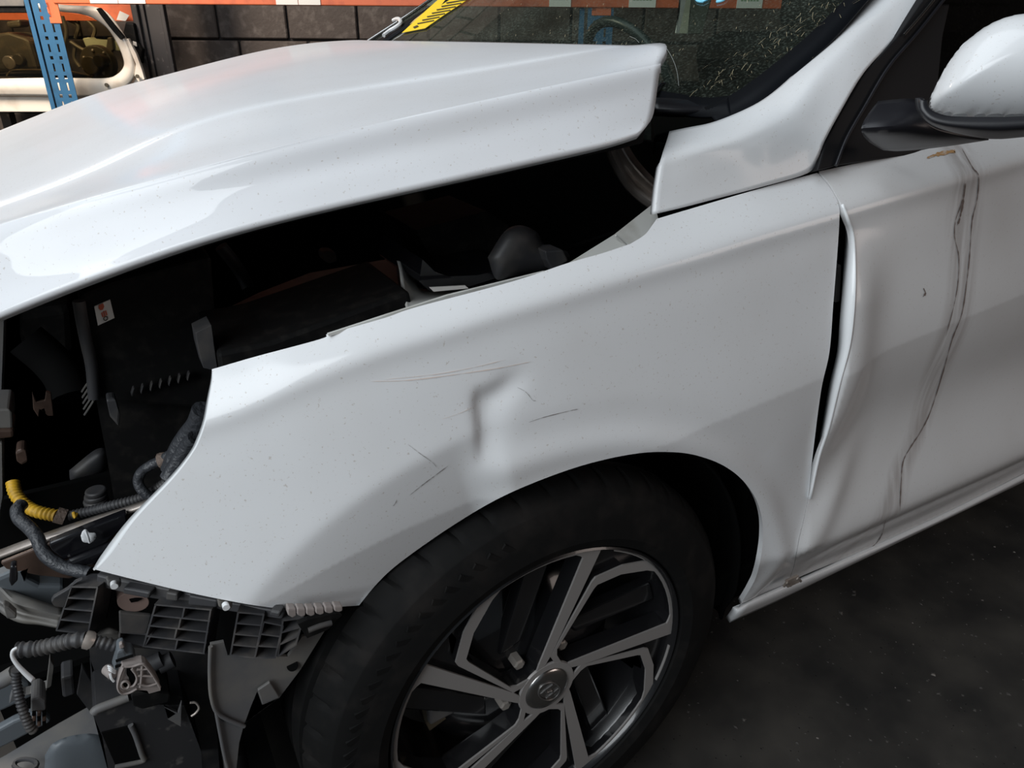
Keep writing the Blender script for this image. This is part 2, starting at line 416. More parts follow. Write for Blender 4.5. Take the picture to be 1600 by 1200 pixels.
def dup(o, loc=None, parent=None):
    c = o.copy(); C.objects.link(c)
    if loc is not None: c.location = loc
    if parent is not None: c.parent = parent
    return c

#@@STRUCTURE
# ================================================================== the setting
A_R = YAW+math.radians(2.0)                         # the rack and the wall stand square to this direction
E1 = np.array([math.cos(A_R), -math.sin(A_R), 0.0]); E2 = np.array([math.sin(A_R), math.cos(A_R), 0.0]); EZ = np.array([0, 0, 1.0])
RW = Matrix([[E1[i], E2[i], EZ[i]] for i in range(3)])
def depth(D): return lambda px, py: on_plane(px, py, CAM+E2*D, E2)
def uv(P): q = np.asarray(P)-CAM; return np.array([q @ E1, q @ E2, P[2]])
def W3(u, v, z): q = CAM+E1*u+E2*v; return np.array([q[0], q[1], z])

FLOORM = bpy.data.materials.new('black_rubbery_asphalt'); FLOORM.use_nodes = True
nt = FLOORM.node_tree; b = nt.nodes['Principled BSDF']; L = nt.links.new
g = nt.nodes.new('ShaderNodeNewGeometry'); v = nt.nodes.new('ShaderNodeTexVoronoi'); v.inputs['Scale'].default_value = 85; v.inputs['Randomness'].default_value = 1
n1 = nt.nodes.new('ShaderNodeTexNoise'); n1.inputs['Scale'].default_value = 7; n1.inputs['Detail'].default_value = 8
L(g.outputs['Position'], v.inputs['Vector']); L(g.outputs['Position'], n1.inputs['Vector'])
cr = nt.nodes.new('ShaderNodeValToRGB'); cr.color_ramp.elements[0].position = 0.35; cr.color_ramp.elements[0].color = (0.022, 0.021, 0.020, 1); cr.color_ramp.elements[1].position = 0.75; cr.color_ramp.elements[1].color = (0.060, 0.055, 0.048, 1)
L(n1.outputs['Fac'], cr.inputs[0])
r = nt.nodes.new('ShaderNodeMapRange'); r.inputs[1].default_value = 0.06; r.inputs[2].default_value = 0.12; L(v.outputs['Distance'], r.inputs[0])
n3 = nt.nodes.new('ShaderNodeTexNoise'); n3.inputs['Scale'].default_value = 40; L(g.outputs['Position'], n3.inputs['Vector'])
r3 = nt.nodes.new('ShaderNodeMapRange'); r3.inputs[1].default_value = 0.54; r3.inputs[2].default_value = 0.62; r3.inputs[3].default_value = 1; r3.inputs[4].default_value = 0; L(n3.outputs['Fac'], r3.inputs[0])
mm = nt.nodes.new('ShaderNodeMath'); mm.operation = 'MAXIMUM'; L(r.outputs[0], mm.inputs[0]); L(r3.outputs[0], mm.inputs[1])
mx = nt.nodes.new('ShaderNodeMix'); mx.data_type = 'RGBA'; mx.inputs['A'].default_value = (0.006, 0.006, 0.006, 1); L(mm.outputs[0], mx.inputs['Factor']); L(cr.outputs[0], mx.inputs['B'])
L(mx.outputs['Result'], b.inputs['Base Color']); b.inputs['Roughness'].default_value = 0.75; b.inputs['Specular IOR Level'].default_value = 0.25
bp = nt.nodes.new('ShaderNodeBump'); bp.inputs['Strength'].default_value = 0.6; bp.inputs['Distance'].default_value = 0.006; L(mm.outputs[0], bp.inputs['Height']); L(bp.outputs[0], b.inputs['Normal'])
fl = structure(box('floor', (1.0, 0.0, -0.05), (14, 12, 0.1), FLOORM, None, 0))
# ceiling sheet over the bay, open to the yard on the front side
CEIL = mat('dark_roof_sheet', (0.05, 0.045, 0.04), rough=0.8)
structure(box('ceiling', (2.9, -0.2, 3.95), (5.6, 11.5, 0.06), CEIL, None, 0))
BACKW = mat('brown_shed_wall', (0.11, 0.085, 0.07), rough=0.85, noise=(3, (0.07, 0.05, 0.04), 0.4, 0.7))
structure(box('wall_right', (5.7, -0.2, 2.0), (0.12, 11.5, 4.0), BACKW, None, 0))
structure(box('wall_front', (2.9, -4.4, 2.0), (5.6, 0.12, 4.0), BACKW, None, 0))

# block wall behind the racking: each block its own piece
WD = 4.45
wall = structure(bpy.data.objects.new('wall_back', None)); C.objects.link(wall)
bw, bh, gap = 0.395, 0.20, 0.012
ref = uv(depth(WD)(340, 40)); zref = depth(WD)(330, 61.5)[2]
mb = bmesh.new(); p = W3(ref[0]+0.9, WD+0.10, 1.35); add_box(mb, p, (7.2, 0.16, 2.7), RW); mo = link('mortar', bm_mesh('mortar', mb), MORTAR, wall, smooth=False)
bme = None
for row in range(-6, 7):
    z0 = zref + row*bh
    for k in range(-7, 13):
        u0 = ref[0] + (k+(0.5 if row % 2 else 0.0))*bw + (0.0 if row % 2 == 0 else -0.09)
        c = W3(u0+bw/2, WD+0.05+random.uniform(-0.003, 0.003), z0+bh/2)
        if bme is None:
            bm = bmesh.new(); add_box(bm, (0, 0, 0), (bw-gap, 0.1, bh-gap)); bmesh.ops.bevel(bm, geom=bm.edges[:], offset=0.006, segments=1, affect='EDGES'); bme = bm_mesh('block', bm); bme.materials.append(BLOCK)
        o = bpy.data.objects.new('block', bme); C.objects.link(o); o.parent = wall; o.location = c; o.rotation_euler = (0, 0, -A_R)
#@@CAR
# ================================================================== the car
car = thing('car', 'white hatchback with a dented front fender, lifted bonnet and its bumper gone', 'car')
WC = np.array([-0.005, -0.85, 0.322])             # wheel centre on the rim face

# side of the body: y over (x, z)
Yp = pchip([-0.9, -0.6, -0.5, -0.4, -0.3, -0.2, -0.1, 0.0, 0.15, 0.3, 0.5, 1.0, 1.8],
           [-0.44, -0.645, -0.715, -0.768, -0.806, -0.831, -0.847, -0.857, -0.863, -0.866, -0.868, -0.872, -0.872])
_cp = [(150, 735), (250, 692), (400, 638), (475, 604), (600, 556), (700, 525), (800, 493), (900, 464), (1000, 434), (1100, 404), (1200, 373), (1310, 341), (1400, 314), (1507, 283), (1640, 243)]
_c3 = on_surf(_cp, lambda x, y, z: y-Yp(x))
ZC = pchip(_c3[:, 0], _c3[:, 2])
def sstep(a, b, x):
    t = np.clip((x-a)/(b-a), 0, 1); return t*t*(3-2*t)
def splus(x, w): return w*np.log1p(np.exp(np.clip(x/w, -40, 40)))
_d1 = on_surf([(757, 690)], lambda x, y, z: y-Yp(x)+0.01)[0]
def side(x, z):
    y = Yp(x); d = z-ZC(x); up = splus(d, 0.005); h = splus(-d, 0.005)
    y = y + 0.95*up + 5.0*up*up
    front = sstep(0.20, -0.15, x)
    y = y + 0.0042*(h/0.015)*np.exp(1-h/0.015)                  # narrow hollow under the shoulder line
    y = y - 0.034*sstep(0.0, 0.27, h)                           # swells out towards the arch and the sill
    # door and fender tail: hollow above the low swage, tucked in below it
    zl = 0.430
    y = y + 0.020*np.exp(-((z-0.60)/0.09)**2)*sstep(0.30, 0.55, x)
    y = y - 0.014*np.exp(-((z-zl)/0.065)**2)*sstep(0.34, 0.50, x)
    y = y + 0.42*splus(zl-z, 0.004)*sstep(0.25, 0.36, x)
    # wheel-arch flare
    dx = x-WC[0]; dz = z-WC[2]; r = np.hypot(dx, dz); ang = np.degrees(np.arctan2(dz, dx))
    k = 0.22*sstep(50, 98, ang)+0.78*sstep(100, 108, ang)
    y = y + splus(0.437-r, 0.003)*(0.04+0.30*k)*sstep(0, 20, ang)
    y = y - 0.006*np.exp(-((r-0.385)/0.02)**2)*(1-k)
    # the knock over the arch: a sharp upright pleat and a soft hollow above it
    ux = x-_d1[0]; uz = z-_d1[2]
    win = sstep(-0.035, 0.010, uz)*sstep(0.066, 0.040, uz)
    y = y + 0.0065*win*np.where(ux < 0, np.exp(-(ux/0.0085)**2), np.exp(-(ux/0.020)**2))
    y = y + 0.0045*np.exp(-(((ux-0.024)/0.020)**2+((uz-0.052-0.35*(ux-0.024))/0.015)**2))
    # front edge of the door sprung outwards, its foot pushed in
    y = y - 0.016*np.exp(-((x-0.415)/0.05)**2)*sstep(0.52, 0.66, z)*sstep(0.90, 0.80, z)*sstep(0.385, 0.405, x)
    y = y - 0.008*np.exp(-(((x-0.445-0.55*(z-0.5))/0.034)**2))*sstep(0.39, 0.44, z)*sstep(0.62, 0.50, z)*sstep(0.385, 0.41, x)
    return y
SIDE = lambda x, y, z: y-side(x, z)

def crease(xs, zs): xs = np.asarray(xs, float); zs = np.asarray(zs, float)+0*xs; return to_px(np.stack([xs, side(xs, zs), zs], 1))
_xs = np.linspace(-0.45, 0.60, 60); _low = np.linspace(0.26, 1.15, 60); _th = np.radians(np.linspace(40, 158, 70))
LINES = [crease(_xs, ZC(_xs)), crease(_low, 0.430), crease(WC[0]+0.437*np.cos(_th), WC[2]+0.437*np.sin(_th))]
fender = sheet('front_fender', [
    [(331, 577), (400, 557), (500, 530), (510, 522.5)], [(510, 522.5), (600, 497), (650, 480), (800, 440), (887, 411), (940, 396), (985, 381)],
    [(985, 381), (1007, 367), (1019, 352), (1026, 342)], [(1026, 342), (1100, 320), (1200, 291), (1277, 270)],
    [(1277, 270), (1295, 291), (1308, 313), (1312, 330)], [(1312, 330), (1311, 355), (1308, 400), (1302, 475), (1296, 550), (1283, 610), (1270, 710), (1262, 783)],
    [(1262, 783), (1256, 810), (1248, 843), (1240, 885), (1230, 912)], [(1230, 912), (1195, 927), (1157, 944)],
    [(1157, 944), (1172, 920), (1182, 900), (1189, 870), (1192, 840), (1190, 808), (1180, 778), (1160, 750), (1133, 729), (1100, 715), (1060, 707), (1000, 708), (925, 723), (850, 748), (775, 781), (700, 826), (625, 879), (590, 911), (561, 946)],
    [(561, 946), (505, 950), (467, 952), (420, 949)], [(420, 949), (375, 942), (300, 927), (220, 908), (145, 889)],
    [(145, 889), (150, 889.5), (176, 862), (211, 812), (272, 746), (301, 708), (313, 685), (322, 657), (327.5, 625), (332, 595), (331, 577)]],
    SIDE, PAINT, car, step=6, solid=0.009, lines=LINES)
_lo = catmull([np.array(q, float) for q in [(145, 889), (162, 862), (202, 810), (265, 745), (295, 708), (307, 685), (317, 657), (323, 625), (329, 595), (331, 577)]], 5)
_li = catmull([np.array(q, float) for q in [(150, 889.5), (176, 862), (211, 812), (272, 746), (301, 708), (313, 685), (322, 657), (327.5, 625), (332, 595), (332, 578)]], 5)
_la = on_surf(np.array(_li), SIDE); V = []; Fs = []
for a, q in zip(_la, _lo): V += [a, onY(q[0], q[1], a[1]+0.016)]
for i in range(len(_la)-1): Fs.append((2*i, 2*i+1, 2*i+3, 2*i+2))
lab(link('fender_lip', mesh('fender_lip', V, face_cam(np.array(V), Fs)), PAINT_HEM, fender, solid=0.002), 'bright folded front lip of the fender')
lab(fender, 'white fender with an upright pleat knocked in over the wheel arch')

_st = on_surf([(1524, 268), (1519, 345), (1511, 437), (1474, 580), (1440, 672), (1408, 755), (1390, 810)], SIDE)
_sb = on_surf([(1507, 280), (1496, 345), (1497, 430), (1470, 540), (1436, 650), (1400, 740), (1375, 810)], SIDE)
DOOR = paint_mat('stained_white_paint', (0.70, 0.70, 0.70), speck=0.35, streaks=[(_st[:, 2], _st[:, 0], 0.003, (0.26, 0.21, 0.19), 0.40, 9), (_sb[:, 2], _sb[:, 0], 0.004, (0.26, 0.22, 0.20), 0.45, 7)], cr=0.13)
door = sheet('front_door', [
    [(1279, 268), (1297, 288), (1313, 316)], [(1313, 316), (1322, 343), (1330, 364), (1334, 400), (1335, 450), (1332, 500), (1325, 545), (1310, 600), (1293, 667), (1277, 715), (1263, 783)],
    [(1263, 783), (1257, 810), (1249, 843), (1241, 885), (1232, 911)], [(1232, 911), (1255, 899), (1330, 868), (1420, 828), (1500, 790), (1640, 720)],
    [(1640, 720), (1640, 190)], [(1640, 190), (1600, 201), (1500, 222), (1400, 243), (1330, 257), (1279, 268)]],
    SIDE, DOOR, car, step=4.5, solid=0.006, lines=[crease(np.linspace(0.40, 1.2, 60), ZC(np.linspace(0.40, 1.2, 60))), LINES[1]])
lab(door, 'white front door with grey-brown dirty runs and a sprung front edge')
# folded hem of the door skin, standing proud of the fender
def proud(o):
    return lambda x, y, z: y-side(x, z)+o
_ho = [(1314, 320), (1323, 343), (1331, 364), (1335, 400), (1336, 450), (1333, 500), (1326, 545), (1311, 600), (1294, 667), (1278, 713), (1264, 779)]
_hi = [(1314, 324), (1319, 345), (1321, 364), (1319, 400), (1316, 450), (1312, 500), (1308, 548), (1296, 600), (1284, 667), (1275, 713), (1263, 779)]
ho = catmull(list(on_surf(_ho, proud(0.0035))), 4); hi = []
for q, a in zip(catmull([np.array(t, float) for t in _hi], 4), ho):
    hi.append(onY(q[0], q[1], a[1]+0.020))
V = []; Fs = []
for a, c in zip(ho, hi): V += [a, (np.asarray(a)*0.5+np.asarray(c)*0.5)+np.array([-0.002, -0.001, 0]), c]
for i in range(len(ho)-1):
    for j in range(2): Fs.append((i*3+j, i*3+j+1, i*3+3+j+1, i*3+3+j))
lab(link('door_hem', mesh('door_hem', V, face_cam(np.array(V), Fs)), PAINT_HEM, door, solid=0.003), 'bright fold along the sprung door edge')

# dirt runs on the door, dried streaks lying on the paint
DIRT = mat('dried_dirt', (0.16, 0.12, 0.105), rough=0.8)
def ribbon(name, path, wpx, m, parent, F, off=0.0006):
    P = catmull([np.array(p, float) for p in path], 6); n = len(P); V2 = []
    for i, p in enumerate(P):
        t = P[min(i+1, n-1)]-P[max(i-1, 0)]; t /= np.linalg.norm(t); nn = np.array([-t[1], t[0]])
        ww = wpx*(0.55+0.45*math.sin(i*1.7)*math.sin(i*0.9))*min(1, (i+0.4)/3, (n-0.6-i)/3)
        V2 += [p+nn*ww/2, p-nn*ww/2]
    V = on_surf(np.array(V2), F); Fs = [(2*i, 2*i+1, 2*i+3, 2*i+2) for i in range(n-1)]
    V = V + (CAM-V)/np.linalg.norm(CAM-V, axis=1)[:, None]*0.0003
    return link(name, mesh(name, V, face_cam(V, Fs)), m, parent)
ribbon('dirt_streak', [(1503, 232), (1520, 262), (1529, 275), (1527, 310), (1519, 345), (1515, 400), (1511, 437), (1503, 490), (1488, 530), (1474, 580), (1455, 640), (1440, 672), (1422, 700), (1411, 722), (1408, 755), (1406, 800)], 2.4, DIRT, door, proud(0.0008))
ribbon('dirt_streak', [(1507, 285), (1503, 315), (1493, 345), (1492, 372), (1498, 400), (1497, 440), (1490, 480), (1478, 525)], 2.0, DIRT, door, proud(0.0008))
ribbon('dirt_streak', [(1509, 286), (1505, 315), (1500, 340), (1496, 352)], 4.5, DIRT, door, proud(0.0007))
ribbon('dirt_streak', [(1443, 450), (1446, 458), (1442, 464)], 4, DIRT, door, proud(0.0008))
ribbon('dirt_streak', [(1384, 812), (1378, 835), (1368, 850), (1350, 862)], 1.6, DIRT, door, proud(0.0008))
RUST = mat('tan_stain', (0.42, 0.24, 0.10), rough=0.7, noise=(90, (0.55, 0.50, 0.45), 0.45, 0.6))
ribbon('tan_stain', [(1448, 247), (1465, 241), (1490, 236), (1488, 238)], 9, RUST, door, proud(0.0007))
# scuffs on the fender
SCUFF = mat('fine_black_scuff', (0.22, 0.20, 0.19), rough=0.8); SCR = mat('pale_orange_scrape', (0.72, 0.62, 0.56), rough=0.6)
for pth, wv, mm_ in [([(640, 774), (660, 758), (680, 743), (700, 728)], 1.5, SCUFF), ([(826, 660), (850, 652), (890, 642), (905, 639)], 1.3, SCUFF), ([(614, 791), (618, 786), (620, 780)], 1.4, SCUFF),
                    ([(637, 694), (655, 708), (675, 722), (683, 731)], 0.9, SCUFF), ([(808, 605), (822, 613), (832, 625), (838, 626)], 0.9, SCUFF),
                    ([(580, 596), (640, 594), (720, 584), (780, 575), (830, 565)], 2.0, SCR), ([(600, 593), (680, 585), (740, 574), (790, 562)], 1.3, SCR), ([(690, 655), (720, 645), (745, 633)], 1.0, SCR)]:
    ribbon('scuff_mark', pth, wv, mm_, fender, proud(0.0006))

# sill under the door and its dented clip
_s0 = [(1156, 944), (1230, 911.5), (1330, 867.5), (1420, 827.5), (1500, 789.5), (1640, 719.5)]; _sy = on_surf(_s0, SIDE)[:, 1]
rs = loft('sill', [[(a, q, y+o) for (a, q), y in zip(r, _sy)] for r, o in [(_s0, -0.0005), ([(1154, 951), (1229, 918), (1329, 875), (1418, 835), (1500, 796), (1640, 726)], -0.007), ([(1150, 960), (1226, 927), (1320, 885), (1410, 842), (1500, 800), (1640, 730)], -0.006), ([(1140, 973), (1222, 936), (1310, 893), (1402, 849), (1500, 801.5), (1640, 734)], 0.010)]], PAINT, car, nu=5, nv=3, solid=0.010)
for (a, b_) in [(1230, 914), (1246, 907)]:
    tube('sill_clip', [(a-5, b_+2, -0.868), (a, b_-4, -0.872), (a+5, b_+1, -0.868)], 0.0022, STEEL, rs, n=4)
slab('sill_clip_plate', [(1229, 908), (1248, 899), (1250, 910), (1231, 919)], -0.872, 0.004, STEEL, rs, bevel=0.001)
# underside of the car behind the sill, keeps the floor under it dark
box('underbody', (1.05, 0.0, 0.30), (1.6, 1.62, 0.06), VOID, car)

# A-pillar
apil = loft('roof_pillar', [
    [(1021, 335, -0.80), (1060, 326, -0.806), (1110, 313, -0.812), (1200, 289.5, -0.82), (1262, 270.5, -0.822), (1277, 250, -0.822), (1289, 220, -0.82), (1313, 175, -0.812), (1351, 112, -0.79), (1401, 57, -0.765), (1441, 0, -0.74), (1473, -40, -0.72)],
    [(1023, 312, -0.797), (1063, 300, -0.803), (1112, 286, -0.808), (1190, 262, -0.815), (1240, 243, -0.815), (1260, 222, -0.814), (1276, 192, -0.81), (1300, 152, -0.80), (1340, 95, -0.78), (1388, 45, -0.755), (1428, -8, -0.732), (1460, -45, -0.712)],
    [(1028, 275, -0.793), (1066, 262, -0.798), (1108, 248, -0.802), (1165, 228, -0.806), (1205, 208, -0.805), (1232, 190, -0.803), (1256, 162, -0.797), (1284, 126, -0.785), (1326, 76, -0.765), (1373, 30, -0.742), (1413, -16, -0.72), (1442, -50, -0.70)],
    [(1033, 247, -0.787), (1066, 238, -0.792), (1104, 228, -0.796), (1150, 214, -0.798), (1190, 193, -0.795), (1220, 172, -0.790), (1246, 145, -0.782), (1276, 110, -0.77), (1318, 65, -0.75), (1366, 20, -0.728), (1403, -20, -0.707), (1430, -52, -0.69)],
    [(1041, 222, -0.765), (1072, 215, -0.771), (1108, 207, -0.775), (1148, 194, -0.777), (1188, 172, -0.774), (1218, 150, -0.768), (1244, 125, -0.759), (1272, 96, -0.747), (1310, 58, -0.728), (1358, 12, -0.706), (1395, -26, -0.688), (1420, -54, -0.672)],
    [(1046, 205, -0.745), (1075, 199, -0.752), (1110, 192, -0.757), (1148, 178, -0.758), (1185, 160, -0.755), (1213, 140, -0.748), (1240, 116, -0.739), (1268, 90, -0.727), (1303, 57, -0.71), (1352, 3, -0.688), (1386, -34, -0.67), (1410, -58, -0.655)]],
    PAINT, car, nu=4, nv=4, solid=0.008)
# ------------------------------------------------------------------ bonnet
bonnet_rows = [
    ((-220, 590, -.60), (0, 490, -.69), (150, 432, -.72), (310, 375, -.745), (500, 327, -.77), (700, 282, -.79), (860, 245, -.80), (960, 223, -.80), (1000, 207, -.797)),
    ((-220, 545, -.585), (0, 452, -.676), (150, 398, -.707), (300, 345, -.732), (480, 295, -.757), (680, 252, -.776), (850, 217, -.786), (950, 198, -.788), (1019, 184, -.787)),
    ((-220, 490, -.575), (0, 405, -.664), (150, 353, -.696), (285, 313, -.720), (455, 270, -.744), (660, 224, -.763), (840, 185, -.772), (960, 158, -.773), (1027, 140, -.772)),
    ((-220, 432, -.567), (0, 358, -.652), (150, 313, -.687), (275, 279, -.711), (435, 234, -.735), (645, 186, -.753), (832, 146, -.762), (960, 118, -.762), (1032, 103, -.761)),
    ((-220, 420, -.55), (0, 347, -.635), (150, 302, -.671), (270, 269, -.696), (430, 226, -.721), (640, 178, -.738), (830, 138, -.747), (960, 111, -.748), (1033, 96, -.747)),
    ((-220, 408, -.45), (0, 337, -.55), (150, 284, -.58), (250, 250, -.60), (400, 203, -.625), (625, 160, -.655), (815, 125, -.68), (950, 98, -.695), (1039, 68.5, -.71)),
    ((-220, 395, -.40), (0, 326, -.47), (150, 268, -.50), (225, 231, -.51), (362, 176, -.52), (600, 138, -.55), (790, 107, -.58), (910, 84, -.60), (988, 70.5, -.62)),
    ((-220, 380, -.36), (0, 308, -.42), (140, 253, -.45), (214, 216, -.46), (350, 163, -.46), (570, 125, -.49), (755, 96, -.52), (865, 79, -.54), (935, 69.5, -.55)),
    ((-205, 330, -.10), (0, 258, -.12), (110, 210, -.13), (180, 178, -.14), (310, 132, -.14), (450, 101, -.14), (560, 83, -.15), (650, 71, -.15), (717, 65, -.15)),
    ((-165, 290, .25), (0, 224, .25), (100, 182, .25), (160, 154, .25), (280, 119, .25), (400, 89, .25), (480, 74, .25), (550, 66.5, .25), (600, 63.5, .25)),
    ((-150, 265, .52), (0, 203.5, .54), (80, 172, .55), (150, 145, .56), (250, 120, .57), (350, 93, .57), (430, 75, .57), (500, 66, .57), (546, 63.5, .57)),
    ((-150, 280, .64), (0, 222, .64), (80, 192, .65), (150, 165, .66), (250, 138, .67), (350, 110, .67), (430, 92, .68), (500, 80, .68), (535, 75, .68))]
bonnet = loft('bonnet', bonnet_rows, PAINTB, car, nu=6, nv=5, solid=0.010, relax=14)
lab(bonnet, 'white bonnet propped up off its rest, speckled with dirt')
bonnet_rows2 = [[(a, b_, y) for a, b_, y in r] for r in bonnet_rows[1:-1]]
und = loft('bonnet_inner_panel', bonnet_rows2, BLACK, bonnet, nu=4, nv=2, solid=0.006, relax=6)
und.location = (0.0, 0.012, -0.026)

# ------------------------------------------------------------------ windscreen: z over (x, y)
def WS(x, y, z): return -(z-(1.0431+0.552*(x-0.367)+0.245*(0.5476-y*y)*0.38+0.028*(y+0.74)))
def on_ws(px, py): return on_surf([(px, py)], WS, t1=5.0)[0]
ws = sheet('windscreen', [[(560, 85), (583, 62)], [(583, 62), (630, 31), (676, 0), (720, -30)], [(720, -30), (1380, -30)], [(1380, -30), (1352, 3), (1303, 57), (1250, 106), (1205, 146), (1165, 168), (1148, 174)], [(1148, 174), (1100, 172), (1025, 168)], [(1025, 168), (800, 110)], [(800, 110), (560, 85)]],
           WS, GLASS, car, step=14, solid=None)
frit = mat('black_glass_border', (0.005, 0.006, 0.008), rough=0.55, spec=0.1)
def wsoff(o): return lambda x, y, z: WS(x, y, z)+o
def band(name, a, b_, F, m, parent, solid=0.003):
    A = on_surf(np.array(catmull([np.array(p, float) for p in a], 8)), F); B = on_surf(np.array(catmull([np.array(p, float) for p in b_], 8)), F)
    V = []; Fs = []
    for p, q in zip(A, B): V += [p, q]
    Fs = [(2*i, 2*i+1, 2*i+3, 2*i+2) for i in range(len(A)-1)]
    return link(name, mesh(name, V, face_cam(np.array(V), Fs)), m, parent, solid=solid)
band('glass_border', [(1385, -36), (1354, 1), (1304, 58), (1251, 107), (1206, 147), (1166, 171), (1120, 192)], [(1350, -36), (1318, 1), (1268, 50), (1218, 93), (1178, 124), (1142, 148), (1100, 168)], wsoff(0.003), frit, ws)
band('glass_border', [(1020, 172), (1060, 178), (1100, 182), (1142, 178)], [(1020, 140), (1060, 146), (1100, 152), (1138, 150)], wsoff(0.003), frit, ws)
band('glass_border', [(566, 75), (592, 61), (640, 29.5), (690, -3), (730, -30)], [(580, 80), (607, 62), (655, 30), (706, -3), (746, -30)], wsoff(0.003), frit, ws)
ft = [on_ws(a, b_) for a, b_ in [(565, 74), (584, 61.5), (634, 29), (680, -2.5), (720, -30)]]
tube3('far_pillar_trim', [p+np.array([0, 0.004, 0.004]) for p in ft], 0.0045, CHROME, car)
# cowl, wiper
slab('cowl_panel', [(1018, 172), (1090, 176), (1150, 176), (1128, 190), (1048, 204), (1022, 212)], lambda a, b_: onZ(a, b_, 0.975), 0.03, VOID, car, bevel=0.003)
loft('wiper_cover', [[(1020, 152, -0.62), (1060, 154, -0.64), (1100, 159, -0.66), (1125, 162, -0.68), (1142, 171, -0.69)], [(1020, 160, -0.64), (1060, 163, -0.66), (1100, 167, -0.68), (1125, 170, -0.69), (1143, 173, -0.695)], [(1020, 172, -0.65), (1060, 173, -0.67), (1100, 174, -0.685), (1125, 175, -0.695), (1144, 175, -0.70)]], TRIMB, car, nu=4, nv=3, solid=0.01)
tube3('wiper_arm', [onY(1024, 146, -0.60), onY(1034, 137, -0.58)+np.array([0, 0, .004]), onY(1046, 135, -0.58)], 0.003, GLOSSB, car)
# crack in the screen corner
CRACK = mat('glass_crack', (0.25, 0.27, 0.26), rough=0.5)
tube3('crack', [on_ws(a, b_)+np.array([-0.002, 0, 0.003]) for a, b_ in [(1040, 74), (1052, 95), (1059, 115), (1062, 138)]], 0.00032, CRACK, ws, seg=5)
tube3('crack', [on_ws(a, b_)+np.array([-0.002, 0, 0.003]) for a, b_ in [(985, 60), (994, 64), (1000, 70)]], 0.00032, CRACK, ws, seg=5)
for pts in [[(1086, -4), (1090, 3), (1098, 4.5), (1104, 1), (1108, -4)], [(1120, 5), (1128, 3.5), (1134, 0), (1138, -5)], [(1098, 5), (1106, 1)]]:
    tube3('marker_writing', [on_ws(a, b_)+np.array([-0.001, 0, 0.002]) for a, b_ in pts], 0.0022, CYAN, ws, seg=6)

# ------------------------------------------------------------------ side window, seals, mirror
def TUM(x, y, z): return y-(-0.845+0.40*(z-0.93))
sw = sheet('side_window', [[(1277, 262), (1290, 220), (1312, 178), (1351, 114), (1401, 59), (1441, 2), (1475, -40)], [(1475, -40), (1660, -40)], [(1660, -40), (1660, 235)], [(1660, 235), (1500, 252), (1277, 272)]], lambda x, y, z: TUM(x, y, z)-0.030, GLASSD, car, step=20, solid=None)
slab('window_seal', [(1278, 266), (1290, 222), (1313, 177), (1352, 113), (1402, 58), (1442, 1), (1470, -38), (1500, -38), (1470, 2), (1432, 55), (1385, 112), (1345, 175), (1318, 225), (1304, 260)], lambda a, b_: on_surf([(a, b_)], TUM)[0], 0.02, SAIL, car, bevel=0.002)
st = [on_surf([(a, b_)], TUM)[0]+np.array([0, -0.003, 0]) for a, b_ in [(1303, 258), (1320, 215), (1347, 168), (1385, 105), (1430, 52), (1468, 4), (1495, -30)]]
tube3('seal_bead', st, 0.0022, TRIMB, car)
st = [on_surf([(a, b_)], TUM)[0]+np.array([0, -0.004, 0]) for a, b_ in [(1408, 55), (1435, 24), (1458, -4), (1480, -32)]]
tube3('seal_bead', st, 0.0018, CHROME, car)
slab('sail_panel', [(1304, 260), (1320, 218), (1348, 170), (1386, 108), (1432, 52), (1470, 5), (1490, 5), (1478, 60), (1470, 140), (1480, 240), (1400, 246)], lambda a, b_: on_surf([(a, b_)], TUM)[0]+np.array([0, 0.004, 0]), 0.012, SAIL, car, bevel=0.003)
# mirror: a lens-shaped shell on a stalk
def pillow(name, px, y, front, back, m, parent, step=8, power=0.5, tilt=(0, 0), pn=None, smooth_it=0):
    P = outline(px, step); V2, Fs = tri2d(P, step); D = bdist(P, V2); R = D.max()
    h = (1-(1-np.clip(D/R, 0, 1))**2)**power
    base = np.array([onY(a, b_, y+tilt[0]*(a-px[0][0][0])+tilt[1]*(b_-px[0][0][1])) for a, b_ in V2])
    n = (CAM-base.mean(0)); n /= np.linalg.norm(n)
    if pn is not None:
        n = np.array(pn, float); n /= np.linalg.norm(n); p0 = base.mean(0); base = np.array([on_plane(a, b_, p0, n) for a, b_ in V2])
    Vf = base+h[:, None]*front*n; Vb = base-h[:, None]*back*n; N = len(V2); rim = D < 1e-6
    Fs = face_cam(base, Fs); idx = np.where(rim, np.arange(N), np.arange(N)+N)
    V = np.vstack([Vf, Vb]); F2 = [tuple(int(idx[i]) for i in f)[::-1] for f in Fs]
    me = mesh(name, V, [tuple(int(i) for i in f) for f in Fs]+F2)
    bm = bmesh.new(); bm.from_mesh(me); bmesh.ops.delete(bm, geom=[v for v in bm.verts if not v.link_faces], context='VERTS'); bm.to_mesh(me); bm.free()
    o = link(name, me, m, parent, sharp=None)
    if smooth_it: s = o.modifiers.new('sm', 'SMOOTH'); s.factor = 0.5; s.iterations = smooth_it
    return o
mirror = bpy.data.objects.new('side_mirror', None); C.objects.link(mirror); mirror.parent = car
cover = pillow('mirror_cover', [[(1449, 160), (1455, 143), (1475, 105), (1495, 77), (1525, 51), (1557, 33), (1590, 25), (1640, 24), (1700, 40), (1730, 90), (1735, 150)], [(1735, 150), (1720, 178), (1680, 184), (1600, 183)], [(1600, 183), (1540, 184), (1487, 183), (1462, 177), (1452, 171), (1449, 160)]],
               -0.985, 0.05, 0.05, PAINT, mirror, step=4, power=0.6, smooth_it=10, pn=(-0.72, -0.55, 0.36))
_mn = np.array([-0.72, -0.55, 0.36]); _mn /= np.linalg.norm(_mn); _mp = onY(1560, 105, -0.985)
